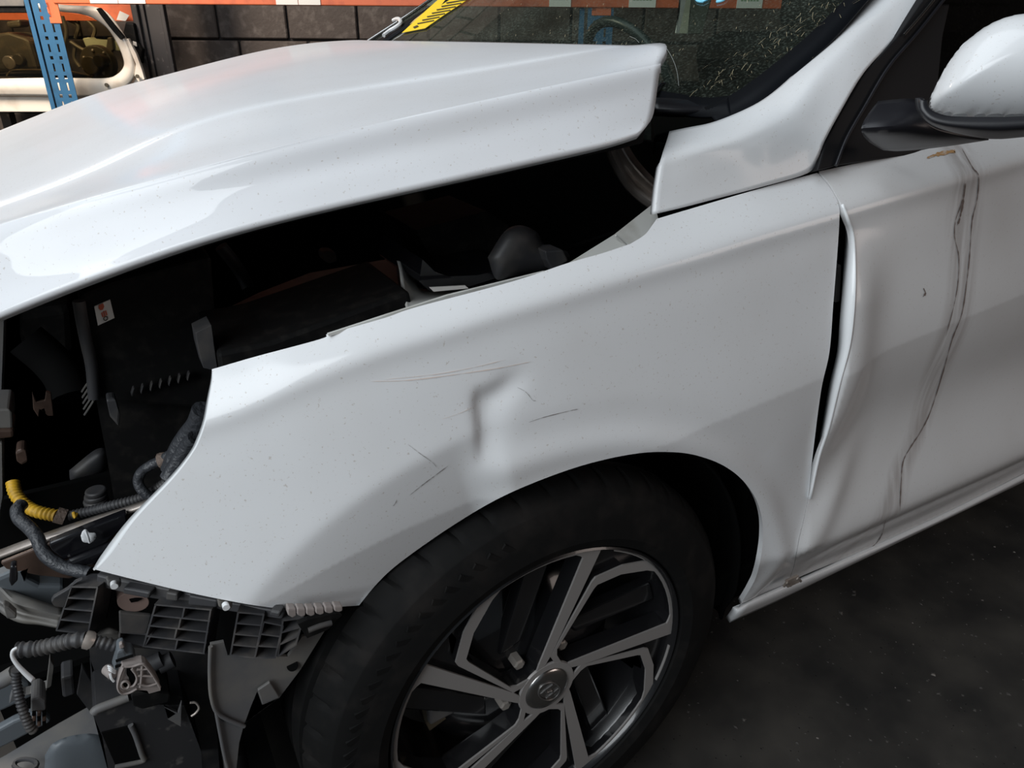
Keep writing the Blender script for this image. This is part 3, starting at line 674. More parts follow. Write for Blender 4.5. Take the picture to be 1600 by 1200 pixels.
def mpt(a, b_, off): return on_plane(a, b_, _mp+_mn*off, _mn)
def loft3(name, R, m, parent, nu=5, nv=4, solid=0.006):
    R = [catmull(r, nu) for r in R]; cols = [catmull(q, nv) for q in zip(*R)]; U = len(cols); Vn = len(cols[0])
    V = np.array([cols[i][j] for i in range(U) for j in range(Vn)])
    Fs = face_cam(V, [(i*Vn+j, (i+1)*Vn+j, (i+1)*Vn+j+1, i*Vn+j+1) for i in range(U-1) for j in range(Vn-1)])
    return link(name, mesh(name, V, Fs), m, parent, solid=solid)
loft3('mirror_skirt', [[mpt(a, b_, 0.005) for a, b_ in [(1450, 157), (1450, 163), (1454, 170), (1464, 176), (1487, 181.5), (1540, 182.5), (1600, 181.5), (1720, 172)]],
                       [mpt(a, b_, 0.006) for a, b_ in [(1441, 156), (1440, 163), (1444, 174), (1458, 186), (1487, 193), (1542, 195), (1600, 193), (1732, 184)]],
                       [mpt(a, b_, 0.0) for a, b_ in [(1434, 154), (1433, 162), (1436, 175), (1453, 191), (1487, 200), (1543, 205), (1600, 203), (1738, 192)]],
                       [mpt(a, b_, -0.03) for a, b_ in [(1430, 153), (1430, 163), (1436, 178), (1455, 195), (1490, 207), (1545, 217), (1602, 214), (1740, 198)]]], TRIMB, mirror)
loft('mirror_stalk', [[(1372, 158, -0.86), (1400, 155, -0.872), (1422, 154, -0.885), (1436, 158, -0.895)], [(1352, 185, -0.872), (1385, 181, -0.888), (1418, 179, -0.903), (1445, 184, -0.912)], [(1346, 205, -0.878), (1385, 203, -0.898), (1430, 200, -0.912), (1470, 204, -0.918)], [(1358, 222, -0.86), (1395, 222, -0.882), (1450, 218, -0.908), (1520, 216, -0.918)], [(1380, 235, -0.842), (1410, 236, -0.86), (1470, 230, -0.89), (1545, 219, -0.91)]], TRIMB, mirror, nu=5, nv=4, solid=0.01)
# ------------------------------------------------------------------ wheel
NUTM = mat('lug_nut_metal', (0.34, 0.31, 0.28), rough=0.35, metal=0.4)
wheel = bpy.data.objects.new('front_wheel', None); C.objects.link(wheel); wheel.parent = car
def wxy(r, a, yo=0.0):
    a = math.radians(a); return np.array([WC[0]+r*math.cos(a), WC[1]+yo, WC[2]+r*math.sin(a)])
# tyre: sidewall, shoulder, tread with grooves and notched shoulder blocks
prof = [(0.010, 0.222), (-0.010, 0.228), (-0.018, 0.242), (-0.021, 0.262), (-0.019, 0.280), (-0.013, 0.2935), (-0.0125, 0.2945), (-0.0115, 0.2955), (-0.005, 0.303), (0.006, 0.3105), (0.018, 0.315),
        (0.028, 0.3165), (0.030, 0.309), (0.038, 0.309), (0.040, 0.317), (0.070, 0.318), (0.072, 0.309), (0.082, 0.309), (0.084, 0.318), (0.112, 0.318), (0.114, 0.309), (0.124, 0.309), (0.126, 0.317), (0.150, 0.315), (0.172, 0.308), (0.186, 0.285), (0.186, 0.25), (0.165, 0.222)]
SEG = 384
vs = []; fs = []; n = len(prof)
for k in range(SEG):
    th = 2*math.pi*k/SEG
    for i, (yo, r) in enumerate(prof):
        rr = r; yo += 0.008*min(1, max(0, (r-0.235)/0.03))
        if 9 <= i <= 11 or 22 <= i <= 23: rr = r-(0.004 if k % 8 == 0 else 0)
        th2 = th+(0.03*(i-9)/3 if 9 <= i <= 11 else 0)
        vs.append((WC[0]+rr*math.cos(th2), WC[1]+yo, WC[2]+rr*math.sin(th2)))
for k in range(SEG):
    k2 = (k+1) % SEG
    for i in range(n-1): fs.append((k*n+i, k2*n+i, k2*n+i+1, k*n+i+1))
tyre = link('tyre', mesh('tyre', vs, fs), RUBBER, wheel, sharp=30)
# raised bars on the sidewall
for a0 in range(100, 176, 4):
    t0 = wxy(0.250, a0, -0.0130); t1 = wxy(0.282, a0+5, -0.0125)
    bm = bmesh.new()
    d = (t1-t0)/np.linalg.norm(t1-t0); s = np.cross(d, [0, 1, 0])*0.0035
    vv = [bm.verts.new(p) for p in (t0-s, t0+s, t1+s, t1-s)]+[bm.verts.new(p+np.array([0, 0.004, 0])) for p in (t0-s, t0+s, t1+s, t1-s)]
    for q in ((0, 1, 2, 3), (7, 6, 5, 4), (0, 4, 5, 1), (1, 5, 6, 2), (2, 6, 7, 3), (3, 7, 4, 0)): bm.faces.new([vv[i] for i in q])
    link('sidewall_bar', bm_mesh('sidewall_bar', bm), RUBBER, tyre, smooth=False)
# barrel, lip
rim = link('rim', revolve_me('rim', [(0.0, 0.2245), (-0.006, 0.2240), (-0.008, 0.2215), (-0.004, 0.218), (0.012, 0.213), (0.06, 0.195), (0.14, 0.19), (0.16, 0.22)], 96, WC), RIMD, wheel)
def flat_prism(name, pts, y0, depth, m, parent, taper=0.0, bevel=0.0):
    c = sum(pts)/len(pts); bm = bmesh.new()
    a = [bm.verts.new((p[0], WC[1]+y0, p[2])) for p in pts]
    b_ = [bm.verts.new((p[0]+(p[0]-c[0])*taper, WC[1]+y0+depth, p[2]+(p[2]-c[2])*taper)) for p in pts]
    bm.faces.new(a); bm.faces.new(b_[::-1]); k = len(pts)
    for i in range(k): bm.faces.new((a[i], b_[i], b_[(i+1) % k], a[(i+1) % k]))
    bmesh.ops.triangulate(bm, faces=[f for f in bm.faces if len(f.verts) > 4])
    return link(name, bm_mesh(name, bm), m, parent, smooth=False, bevel=bevel or None)
def ring_sector(a0):
    """one pinwheel loop of machined face: straight arm, rim arc, bent arm, round an open window"""
    out = [wxy(0.056, a0+16), wxy(0.2215, a0-0.5)] + [wxy(0.2215, a0-0.5+45.5*i/8) for i in range(1, 9)] + [wxy(0.198, a0+57), wxy(0.175, a0+68.5), wxy(0.168, a0+69.5), wxy(0.056, a0+88)]
    win = [wxy(0.042, a0+44), wxy(0.05, a0+36), wxy(0.2065, a0+6.5), wxy(0.210, a0+8)] + [wxy(0.213, a0+10+29*i/6) for i in range(0, 7)] + [wxy(0.207, a0+43), wxy(0.185, a0+55), wxy(0.164, a0+65.5), wxy(0.157, a0+66.5), wxy(0.065, a0+79.5), wxy(0.055, a0+77), wxy(0.044, a0+64), wxy(0.040, a0+54)]
    return out, win
def loop_mesh(name, a0, y0, depth, grow, m, parent):
    out, win = ring_sector(a0)
    n1, n2 = len(out), len(win)
    # bridge: outer (with the hub side closed) to window, by a constrained triangulation
    to2 = lambda p: Vector((p[0]-WC[0], p[2]-WC[2]))
    V = [to2(p) for p in out]+[to2(p) for p in win]
    hub = wxy(0.03, a0+52)
    V.append(to2(hub)); hi_ = n1+n2
    loop_o = list(range(n1))+[hi_]
    E = [(loop_o[i], loop_o[(i+1) % len(loop_o)]) for i in range(len(loop_o))]+[(n1+i, n1+(i+1) % n2) for i in range(n2)]
    r = delaunay_2d_cdt(V, E, [], 2, 1e-6)
    v2, f2 = r[0], r[2]
    wp = np.array([tuple(to2(p)) for p in win])
    cen = np.array([[sum(v2[i][0] for i in f)/len(f), sum(v2[i][1] for i in f)/len(f)] for f in f2])
    op = np.array([tuple(to2(p)) for p in out]+[tuple(to2(hub))])
    keep = inside(op, cen) & ~inside(wp, cen)
    bm = bmesh.new(); a = [bm.verts.new((WC[0]+p[0], WC[1]+y0, WC[2]+p[1])) for p in v2]
    for f, kf in zip(f2, keep):
        if kf: bm.faces.new([a[i] for i in f])
    bmesh.ops.delete(bm, geom=[x for x in bm.verts if not x.link_faces], context='VERTS')
    ext = bmesh.ops.extrude_face_region(bm, geom=bm.faces[:])
    for x in ext['geom']:
        if isinstance(x, bmesh.types.BMVert): x.co.y += depth
    return link(name, bm_mesh(name, bm), m, parent, smooth=False)
for k in range(5):
    a0 = 70.4+72*k
    sp = loop_mesh('spoke', a0, -0.001, 0.003, 0, RIMM, wheel)
    body = loop_mesh('spoke_body', a0, 0.0015, 0.026, 0, RIMD, sp)
    # dark blade set back inside the window and the slim arc on the lip between two loops
    flat_prism('spoke_blade', [wxy(0.085, a0+62), wxy(0.078, a0+38), wxy(0.206, a0+14), wxy(0.206, a0+24)], 0.026, 0.02, RIMD, sp, taper=0.05, bevel=0.003)
    arc = [wxy(0.2225, a0-6-17*i/6) for i in range(7)]+[wxy(0.2165, a0-23+17*i/6) for i in range(7)]
    flat_prism('lip_arc', arc, -0.0035, 0.004, RIMM, sp)
    back = [wxy(0.2155, a0+2-32*i/6) for i in range(7)]+[wxy(0.168, a0-3.5), wxy(0.06, a0+14), wxy(0.12, a0)]
    flat_prism('lip_web', [wxy(0.2155, a0+1-28*i/6) for i in range(7)]+[wxy(0.18, a0-5), wxy(0.10, a0+6)], 0.010, 0.025, RIMD, sp)
    nut = link('lug_nut', revolve_me('lug_nut', [(0.0, 0.0002), (0.0, 0.006), (0.002, 0.0085), (0.018, 0.0085), (0.020, 0.012), (0.024, 0.012)], 6, wxy(0.057, a0+56, 0.013)), NUTM, wheel, smooth=False)
hubm = link('hub', revolve_me('hub', [(0.0, 0.0002), (0.0, 0.0425), (0.003, 0.0435), (0.006, 0.040), (0.03, 0.03)], 64, WC+np.array([0, -0.0013, 0])), RIMM, wheel)
hubd = link('hub_dish', revolve_me('hub_dish', [(0.030, 0.04), (0.032, 0.085), (0.045, 0.12), (0.07, 0.15)], 64, WC), RIMD, wheel)
cap = link('hub_cap', revolve_me('hub_cap', [(-0.006, 0.0002), (-0.0055, 0.024), (-0.004, 0.031), (-0.0005, 0.034), (0.004, 0.0345)], 64, WC), CHROME, wheel)
LOGO = mat('logo_grey', (0.16, 0.155, 0.15), rough=0.35, metal=0.7)
el = [WC+np.array([0.0205*math.cos(t), -0.0065, 0.0135*math.sin(t)]) for t in np.linspace(0, 2*math.pi, 25)]
ROT = math.radians(-50)                                               # the cap stands turned with the wheel
def lrot(p): d = np.asarray(p)-WC; return WC+np.array([d[0]*math.cos(ROT)-d[2]*math.sin(ROT), d[1], d[0]*math.sin(ROT)+d[2]*math.cos(ROT)])
tube3('oval_emblem', [lrot(p) for p in el], 0.0012, LOGO, cap, n=1, seg=6)
for pts in [[(-.0115, -.0095), (-.0085, 0), (-.005, .0105)], [(.005, -.0105), (.0085, 0), (.0115, .0095)], [(-.0085, -.001), (-.003, -.0025), (.003, .0025), (.0085, .001)]]:
    tube3('slanted_letter_stroke', [lrot(WC+np.array([a, -0.0065, b_])) for a, b_ in pts], 0.0016, LOGO, cap, seg=6)
# brake
link('brake_disc', revolve_me('brake_disc', [(0.075, 0.0002), (0.075, 0.075), (0.085, 0.08), (0.085, 0.14), (0.105, 0.14), (0.105, 0.0002)], 64, WC), DISC, wheel)
cal = [wxy(0.158, 150+50*i/6) for i in range(7)]+[wxy(0.105, 200-50*i/6) for i in range(7)]
flat_prism('brake_caliper', cal, 0.055, 0.06, OLDMETAL, wheel, bevel=0.006)
flat_prism('caliper_pad', [wxy(0.152, 176), wxy(0.155, 192), wxy(0.118, 194), wxy(0.118, 176)], 0.045, 0.02, GREYP, wheel, bevel=0.004)

# wheel housing
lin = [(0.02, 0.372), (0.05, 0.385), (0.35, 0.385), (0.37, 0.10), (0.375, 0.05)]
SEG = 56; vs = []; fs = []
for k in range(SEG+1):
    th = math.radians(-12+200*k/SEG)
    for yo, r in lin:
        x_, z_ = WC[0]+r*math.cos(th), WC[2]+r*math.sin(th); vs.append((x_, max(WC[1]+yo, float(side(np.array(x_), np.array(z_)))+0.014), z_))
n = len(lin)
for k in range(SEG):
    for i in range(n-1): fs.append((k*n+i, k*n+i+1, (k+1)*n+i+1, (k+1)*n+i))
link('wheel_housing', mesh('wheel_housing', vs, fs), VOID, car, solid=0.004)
box('suspension_strut', (0.0, -0.56, 0.50), (0.06, 0.06, 0.5), VOID, car)
# front splash shield piece of the arch liner
slab('arch_liner', [(329, 1007), (350, 1003), (356, 1024), (450, 1026), (472, 995), (508, 985), (470, 1046), (437, 1090), (410, 1101), (402, 1079), (392, 1103), (382, 1130), (374, 1160), (368, 1215), (352, 1215), (346, 1160), (337, 1112), (329, 1085), (327, 1050)], -0.80, 0.004, GREYP, car, bevel=0.0012)
slab('liner_flange', [(403, 1079), (422, 1066), (437, 1090), (410, 1101)], -0.806, 0.004, GREYP, car, bevel=0.001)
tube('liner_edge', [(329, 1010, -.803), (328, 1050, -.803), (330, 1087, -.803), (338, 1112, -.803), (355, 1124, -.803), (382, 1135, -.803)], 0.0022, GREYP, car)
tube('liner_edge', [(338, 1112, -.803), (345, 1150, -.803), (352, 1185, -.803), (362, 1220, -.803)], 0.0022, GREYP, car)
link('liner_hole', sweep_me('liner_hole', [onY(457, 1040, -0.8015), onY(457, 1040, -0.799)], 0.0062, 20), VOID, car)

# ------------------------------------------------------------------ engine bay shell
def plate(name, pts, m, parent=None, thick=0.01):
    me = slab_me(name, pts, thick); return link(name, me, m, parent or car, smooth=False)
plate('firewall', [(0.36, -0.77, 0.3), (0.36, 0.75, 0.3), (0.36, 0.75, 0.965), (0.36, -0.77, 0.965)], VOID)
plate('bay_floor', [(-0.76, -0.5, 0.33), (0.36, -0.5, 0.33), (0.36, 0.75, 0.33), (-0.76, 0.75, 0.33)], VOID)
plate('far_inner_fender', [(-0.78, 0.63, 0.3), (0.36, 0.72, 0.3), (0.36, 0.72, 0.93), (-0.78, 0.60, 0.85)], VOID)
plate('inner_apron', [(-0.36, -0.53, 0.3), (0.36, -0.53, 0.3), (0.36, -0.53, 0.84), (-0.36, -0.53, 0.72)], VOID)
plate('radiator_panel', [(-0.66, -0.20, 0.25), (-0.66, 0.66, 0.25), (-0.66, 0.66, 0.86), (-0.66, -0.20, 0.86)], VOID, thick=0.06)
plate('dark_backing', [(-0.66, -0.46, 0.16), (-0.36, -0.46, 0.16), (-0.36, -0.46, 0.58), (-0.66, -0.46, 0.58)], VOID)  # added dark plate, hides the floor and keeps the front opening in shade
plate('dark_backing', [(-0.60, -0.66, 0.17), (-0.34, -0.78, 0.17), (-0.34, -0.46, 0.17), (-0.66, -0.46, 0.17)], VOID)  # second added plate, darkens the same opening from below
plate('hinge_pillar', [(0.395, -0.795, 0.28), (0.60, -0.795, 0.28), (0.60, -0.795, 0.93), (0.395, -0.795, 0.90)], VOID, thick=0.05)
slab('door_check', [(1305, 415), (1316, 413), (1315, 440), (1313, 472), (1306, 474), (1305, 440)], -0.815, 0.03, GREYP, car, bevel=0.003)
# white inner rail under the fender edge, white strut apron
slab('fender_rail', [(886, 412), (960, 366), (1023, 316), (1030, 345), (1015, 380), (940, 402), (888, 416)], lambda a, b_: on_plane(a, b_, onY(960, 380, -0.79), (0.0, -0.75, 0.66)), 0.004, INNER, car, bevel=0.001)
tube('rail_seam', [(962, 368, -.792), (975, 380, -.792), (988, 394, -.792)], 0.0012, INNER, car, n=4)
loft('strut_apron', [[(620, 392, -.56), (634, 405, -.56), (645, 428, -.57), (662, 452, -.58), (735, 448, -.60), (805, 432, -.63)], [(628, 420, -.62), (636, 430, -.62), (648, 448, -.63), (672, 462, -.65), (735, 456, -.68), (815, 434, -.71)], [(632, 455, -.68), (640, 466, -.69), (655, 476, -.71), (690, 472, -.73), (750, 460, -.74), (830, 434, -.75)], [(640, 500, -.73), (650, 500, -.735), (670, 494, -.74), (710, 480, -.75), (770, 464, -.76), (850, 436, -.77)]], INNER, car, nu=4, nv=3, solid=0.004)
slab('fender_flange', [(512, 522), (600, 493), (700, 461), (850, 424), (868, 423), (850, 430), (700, 472), (600, 502), (514, 526)], -0.80, 0.003, INNER, car, bevel=0.0005)
# black tray and reservoir beside the strut
slab('tray_side', [(655, 440), (672, 455), (735, 447), (800, 427), (800, 418), (790, 420), (745, 430), (700, 432), (680, 425), (660, 405)], -0.66, 0.14, GLOSSB, car, bevel=0.006)
slab('tray_back', [(650, 360), (760, 330), (795, 352), (800, 420), (740, 432), (690, 428), (672, 400)], -0.56, 0.12, BLACK, car, bevel=0.02)
slab('apron_label', [(671, 449), (727, 446), (733, 451), (700, 454), (678, 456)], -0.685, 0.002, CARDW, car, bevel=0.0005)
pillow('brake_reservoir', [[(762, 402), (788, 362), (812, 352), (838, 362), (852, 384), (872, 391), (886, 393), (890, 408), (866, 424), (832, 428), (800, 432), (775, 436), (762, 402)]], -0.68, 0.03, 0.05, BLACK2, car, step=5)
slab('reservoir_cap', [(852, 392), (880, 390), (889, 408), (864, 424), (855, 408)], -0.715, 0.03, BLACK2, car, bevel=0.004)
# bare metal bonnet hinge
loft('bonnet_hinge', [[(938, 205, -.64), (944, 232, -.645), (956, 262, -.655), (976, 295, -.67), (1003, 320, -.69), (1032, 336, -.71)], [(946, 205, -.66), (952, 230, -.665), (965, 258, -.675), (985, 288, -.69), (1010, 310, -.71), (1036, 326, -.73)], [(955, 205, -.65), (961, 228, -.655), (974, 254, -.665), (994, 281, -.68), (1017, 301, -.70), (1040, 316, -.72)], [(965, 203, -.66), (970, 224, -.665), (984, 249, -.675), (1003, 272, -.69), (1023, 291, -.71), (1044, 306, -.73)], [(977, 203, -.64), (980, 222, -.645), (993, 245, -.655), (1010, 266, -.67), (1028, 284, -.69), (1046, 300, -.71)]], STEEL, car, nu=6, nv=4, solid=0.006)

# ------------------------------------------------------------------ boxes in the bay
ab = slab('air_filter_box', [(122, 470), (127, 459), (175, 440), (330, 400), (342, 560), (330, 640), (160, 628), (146, 622), (138, 560)], -0.56, 0.16, BLACK, car, bevel=0.012)
tube('box_edge', [(123, 470, -.565), (128, 500, -.565), (135, 535, -.565), (143, 572, -.565), (147, 622, -.565)], 0.0065, BLACK2, ab)
lb = slab('warning_label', [(147, 479), (172, 468), (179, 497), (153, 509)], -0.562, 0.002, CARDW, ab, bevel=0.0004)
slab('red_symbol', [(154, 477), (161, 474), (163, 479), (161, 484), (157, 485), (154, 482)], -0.5628, 0.0008, REDINK, lb, bevel=0.0002)
for q in ([(158, 489), (160, 488), (162, 495), (160, 496)], [(161, 487), (163, 486), (165, 494), (163, 495)], [(164, 486), (166, 485), (168, 492), (166, 493)]):
    slab('red_print_line', q, -0.5628, 0.0008, REDINK, lb, bevel=0.0001)
tube('red_ring', [(162, 499, -.563), (163, 495.5, -.563), (167, 494.5, -.563), (168, 498, -.563), (165, 501, -.563), (162, 499, -.563)], 0.0005, INK, lb, n=4, seg=5)
for i in range(7):
    x = 205+i*14.5; slab('cooling_rib', [(x, 618-i*4), (x+3, 608-i*4), (x+5, 607-i*4), (x+2, 620-i*4)], -0.575, 0.01, BLACK2, ab, bevel=0.0005)
slab('box_lower', [(150, 625), (335, 600), (330, 700), (270, 760), (180, 790), (165, 700)], -0.54, 0.18, BLACK, car, bevel=0.01)
for i in range(5):
    y = 590+i*9; tube('bellows_fin', [(128+i, y+22, -.53), (136+i, y+10, -.545), (146, y, -.55)], 0.0012, GREYP, car, n=3, seg=5)
slab('cover_bracket', [(166, 624), (180, 622), (188, 650), (186, 668), (172, 652)], -0.60, 0.02, BLACK2, car, bevel=0.003)
fb = link('fuse_box_lid', slab_me('fuse_box_lid', [onZ(a, b_, 0.80) for a, b_ in [(314, 498), (345, 556), (425, 538), (632, 459), (622, 400), (480, 425), (400, 456)]], 0.05), BLACK2, car, smooth=False, bevel=0.006)
tube3('lid_edge_highlight', [onZ(a, b_, 0.801) for a, b_ in [(345, 553), (372, 547), (410, 537), (426, 536), (500, 510), (560, 487), (632, 458)]], 0.0022, GREYP, fb, n=2)  # lighter bead standing in for the highlight along the lid edge
slab('fuse_box', [(340, 552), (400, 540), (425, 534), (640, 455), (650, 500), (430, 600), (350, 620)], -0.70, 0.14, BLACK, car, bevel=0.004)
slab('fuse_box_clip', [(306, 520), (330, 508), (334, 545), (340, 580), (318, 575), (310, 545)], -0.69, 0.03, BLACK2, car, bevel=0.004)
slab('copper_terminal', [(505, 396), (512, 392), (525, 394), (528, 408), (516, 413), (506, 408)], -0.35, 0.03, TAPE, car, bevel=0.004)
slab('red_tag', [(617, 340), (632, 338), (634, 344), (628, 352), (616, 350)], -0.35, 0.004, REDINK, car, bevel=0.0006)
tube('engine_pipe', [(345, 385, -.30), (365, 410, -.30), (378, 430, -.30), (388, 450, -.31)], 0.010, BLACK2, car)
slab('engine_cover', [(30, 480), (110, 470), (115, 560), (60, 570), (30, 540)], -0.05, 0.2, BLACK, car, bevel=0.02)
tube('intake_hose', [(40, 530, -.15), (75, 560, -.16), (100, 590, -.18), (112, 620, -.2)], 0.030, VOID, car)
slab('rusty_bracket', [(50, 612), (57, 628), (70, 626), (72, 612), (80, 615), (84, 650), (74, 650), (70, 636), (62, 640), (60, 652), (52, 640)], -0.35, 0.006, BROWNM, car, bevel=0.001)

# ------------------------------------------------------------------ radiator support, wiring and the headlamp opening
slab('radiator_end_post', [(-30, 492), (10, 480), (7, 560), (3, 640), (-30, 640)], -0.42, 0.03, GREYP, car, bevel=0.006)
mt = slab('radiator_mount', [(-30, 640), (14, 639), (19, 645), (20, 670), (-30, 672)], -0.50, 0.06, GREYP, car, bevel=0.006)
link('rubber_bush', sweep_me('rubber_bush', [onZ(3, 648, 0.70), onZ(3, 648, 0.70)+np.array([0, 0, 0.008])], 0.012, 20), BLACK, mt)
slab('mount_foot', [(-30, 673), (21, 671), (22, 684), (-30, 690)], -0.505, 0.05, BROWNM, car, bevel=0.003)
slab('lock_carrier', [(-30, 690), (5, 688), (6, 780), (-3, 830), (-30, 840)], -0.50, 0.02, GREYP, car, bevel=0.005)
tube('yellow_hose', [(20, 754, -.52), (23, 768, -.53), (31, 781, -.54), (45, 793, -.55), (60, 800, -.56), (88, 806, -.57)], 0.0075, YELLOW, car, ribs=(0.0052, 0.0012), seg=12)
tube('hose_tape', [(87, 804, -.572), (94, 806, -.573), (102, 808, -.574)], 0.0095, TAPE, car, n=4)
tube('black_conduit', [(103, 807, -.573), (140, 799, -.58), (175, 790, -.59), (225, 776, -.60), (262, 752, -.61)], 0.0062, BLACK2, car, ribs=(0.0042, 0.001), seg=12)
tube('yellow_clip', [(115, 801, -.58), (117, 808, -.586), (120, 803, -.58)], 0.002, YELLOW, car, n=4)
slab('orange_plug', [(24, 706), (33, 702), (41, 704), (44, 722), (34, 728), (26, 722)], -0.42, 0.03, BROWNM, car, bevel=0.004)
tube('loop_hose', [(237, 779, -.62), (222, 766, -.615), (216, 752, -.61), (221, 738, -.61), (234, 728, -.615), (250, 720, -.62), (270, 708, -.63)], 0.0058, GTAPE, car, seg=12)
tube('loop_tape', [(250, 721, -.62), (258, 719, -.622), (267, 722, -.625)], 0.0095, TAPE, car, n=4)
tube('wrapped_harness', [(268, 735, -.64), (282, 702, -.645), (296, 680, -.65), (309, 663, -.66), (318, 640, -.67)], 0.012, GTAPE, car, seg=12)
tube('wrapped_harness', [(262, 748, -.66), (276, 726, -.66), (292, 700, -.665), (306, 684, -.675)], 0.009, GTAPE, car, seg=12)
tube('harness_leg', [(34, 788, -.58), (27, 797, -.59), (30, 810, -.60), (46, 825, -.615), (58, 840, -.63), (65, 858, -.64), (76, 872, -.65), (100, 886, -.66), (140, 896, -.675)], 0.0070, GTAPE, car, seg=12)
for i, (a, b_) in enumerate([(151, 772), (151, 779), (151, 786)]):
    P = onY(a, b_, -0.50); link('buffer_ring', sweep_me('buffer_ring', [P, P+np.array([0, 0, 0.007])], 0.0125+0.001*i, 24), BLACK2, car, bevel=0.002)
pillow('horn', [[(108, 735), (150, 702), (168, 706), (166, 735), (140, 752), (112, 752), (108, 735)]], -0.42, 0.02, 0.03, BLACK2, car, step=5)
# painted inner rail with its folded upper edge
loft('headlamp_rail', [[(-20, 866, -.56), (60, 836, -.585), (130, 812, -.605), (200, 790, -.63), (235, 778, -.64)], [(-20, 876, -.575), (60, 846, -.60), (130, 821, -.62), (200, 798, -.645), (235, 786, -.655)]], STEEL, car, nu=5, nv=2, solid=0.004)
slab('headlamp_panel', [(0, 880), (75, 850), (140, 826), (215, 793), (190, 830), (150, 885), (110, 905), (60, 900), (10, 890)], -0.64, 0.006, BROWNM, car, bevel=0.002)
slab('gloss_box', [(76, 850), (140, 824), (198, 802), (200, 818), (160, 855), (100, 876), (82, 862)], -0.655, 0.012, GLOSSB, car, bevel=0.006)
slab('gloss_box', [(102, 880), (160, 857), (178, 848), (150, 884), (118, 890)], -0.665, 0.010, GLOSSB, car, bevel=0.004)
cl = pillow('white_clip', [[(126, 837), (129, 830), (134, 827), (140, 832), (149, 833), (150, 840), (144, 847), (136, 848), (129, 846), (126, 837)]], -0.668, 0.0012, 0.001, WHITEP, car, step=3)
tube('clip_fin', [(133, 829, -.672), (137, 838, -.674), (140, 848, -.672)], 0.0012, WHITEP, cl, n=3, seg=6)
slab('lamp_bracket', [(-10, 905), (18, 893), (36, 886), (44, 905), (62, 914), (100, 915), (100, 958), (60, 945), (20, 930), (-10, 915)], -0.64, 0.02, SLATE, car, bevel=0.004)
slab('black_lever', [(16, 886), (26, 884), (28, 908), (18, 918), (14, 908)], -0.665, 0.012, GLOSSB, car, bevel=0.003)
loft('lamp_support_beam', [[(-20, 888, -.60), (0, 904, -.62), (18, 922, -.64), (50, 934, -.655), (98, 950, -.665)], [(-20, 905, -.62), (0, 922, -.64), (22, 942, -.66), (55, 952, -.672), (96, 962, -.68)], [(-20, 925, -.61), (0, 938, -.63), (26, 954, -.65), (56, 962, -.664), (95, 970, -.675)], [(-20, 938, -.62), (0, 948, -.64), (28, 964, -.66), (58, 972, -.67), (94, 980, -.68)]], GREYP, car, nu=6, nv=3, solid=0.006)
slab('beam_tab', [(4, 944), (14, 948), (25, 958), (26, 968), (10, 968)], -0.675, 0.01, GREYP, car, bevel=0.003)

# ------------------------------------------------------------------ bumper bracket: ribbed black plastic
brk = bpy.data.objects.new('bumper_bracket', None); C.objects.link(brk); brk.parent = car
def lattice(name, quad, rows, cols, y, depth, parent, m=None, t=0.0017):
    """tray of pockets: back plate and upright ribs along a grid of the quad (tl, tr, br, bl), walls towards the viewer"""
    tl, tr, br_, bl = [np.asarray(onY(*q, y if not isinstance(y, tuple) else y[i in (1, 2)])) for i, q in enumerate(quad)]
    m = m or RIBM
    n = np.cross(tr-tl, bl-tl); n /= np.linalg.norm(n)
    if n @ (CAM-tl) < 0: n = -n
    G = lambda u, v: (tl*(1-u)+tr*u)*(1-v)+(bl*(1-u)+br_*u)*v
    bm = bmesh.new()
    def wall(a, b_, w):
        d = b_-a; s = np.cross(d, n); s = s/np.linalg.norm(s)*w/2
        vv = [bm.verts.new(p) for p in (a-s, b_-s, b_+s, a+s)]; vt = [bm.verts.new(p-n*depth) for p in (a-s, b_-s, b_+s, a+s)]
        for f in ((vv[0], vv[1], vv[2], vv[3]), (vt[3], vt[2], vt[1], vt[0]), (vv[0], vt[0], vt[1], vv[1]), (vv[1], vt[1], vt[2], vv[2]), (vv[2], vt[2], vt[3], vv[3]), (vv[3], vt[3], vt[0], vv[0])): bm.faces.new(f)
    for i in range(rows+1): wall(G(-0.02, i/rows), G(1.02, i/rows), t)
    for j in range(cols+1):
        for i in range(rows):
            o = 0.03*math.sin(i*2.1+j); wall(G(min(1, max(0, j/cols+o*(0 < j < cols))), i/rows), G(min(1, max(0, j/cols+o*(0 < j < cols))), (i+1)/rows), t)
    bp_ = [bm.verts.new(p-n*depth) for p in (tl, tr, br_, bl)]; bq = [bm.verts.new(p-n*(depth+0.003)) for p in (tl, tr, br_, bl)]
    bm.faces.new(bp_); bm.faces.new(bq[::-1])
    for i in range(4): bm.faces.new((bp_[i], bq[i], bq[(i+1) % 4], bp_[(i+1) % 4]))
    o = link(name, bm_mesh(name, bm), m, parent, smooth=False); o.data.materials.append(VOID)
    for p in o.data.polygons[-6:]: p.material_index = 1  # pocket floors near-black, their shade put into the colour
    return o
RIBM = mat('dusty_lit_rib_plastic', (0.040, 0.040, 0.043), rough=0.48, noise=(40, (0.11, 0.10, 0.092), 0.48, 0.8))  # dusty plastic, also lightened against the pockets so the ribs look lit
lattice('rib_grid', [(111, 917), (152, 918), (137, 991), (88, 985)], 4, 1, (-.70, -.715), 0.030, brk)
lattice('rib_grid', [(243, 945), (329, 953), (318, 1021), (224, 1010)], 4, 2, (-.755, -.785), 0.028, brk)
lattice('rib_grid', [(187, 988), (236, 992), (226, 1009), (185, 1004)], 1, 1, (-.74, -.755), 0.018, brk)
lattice('rib_grid', [(372, 957), (412, 960), (398, 1028), (360, 1024)], 4, 1, (-.805, -.815), 0.018, brk)
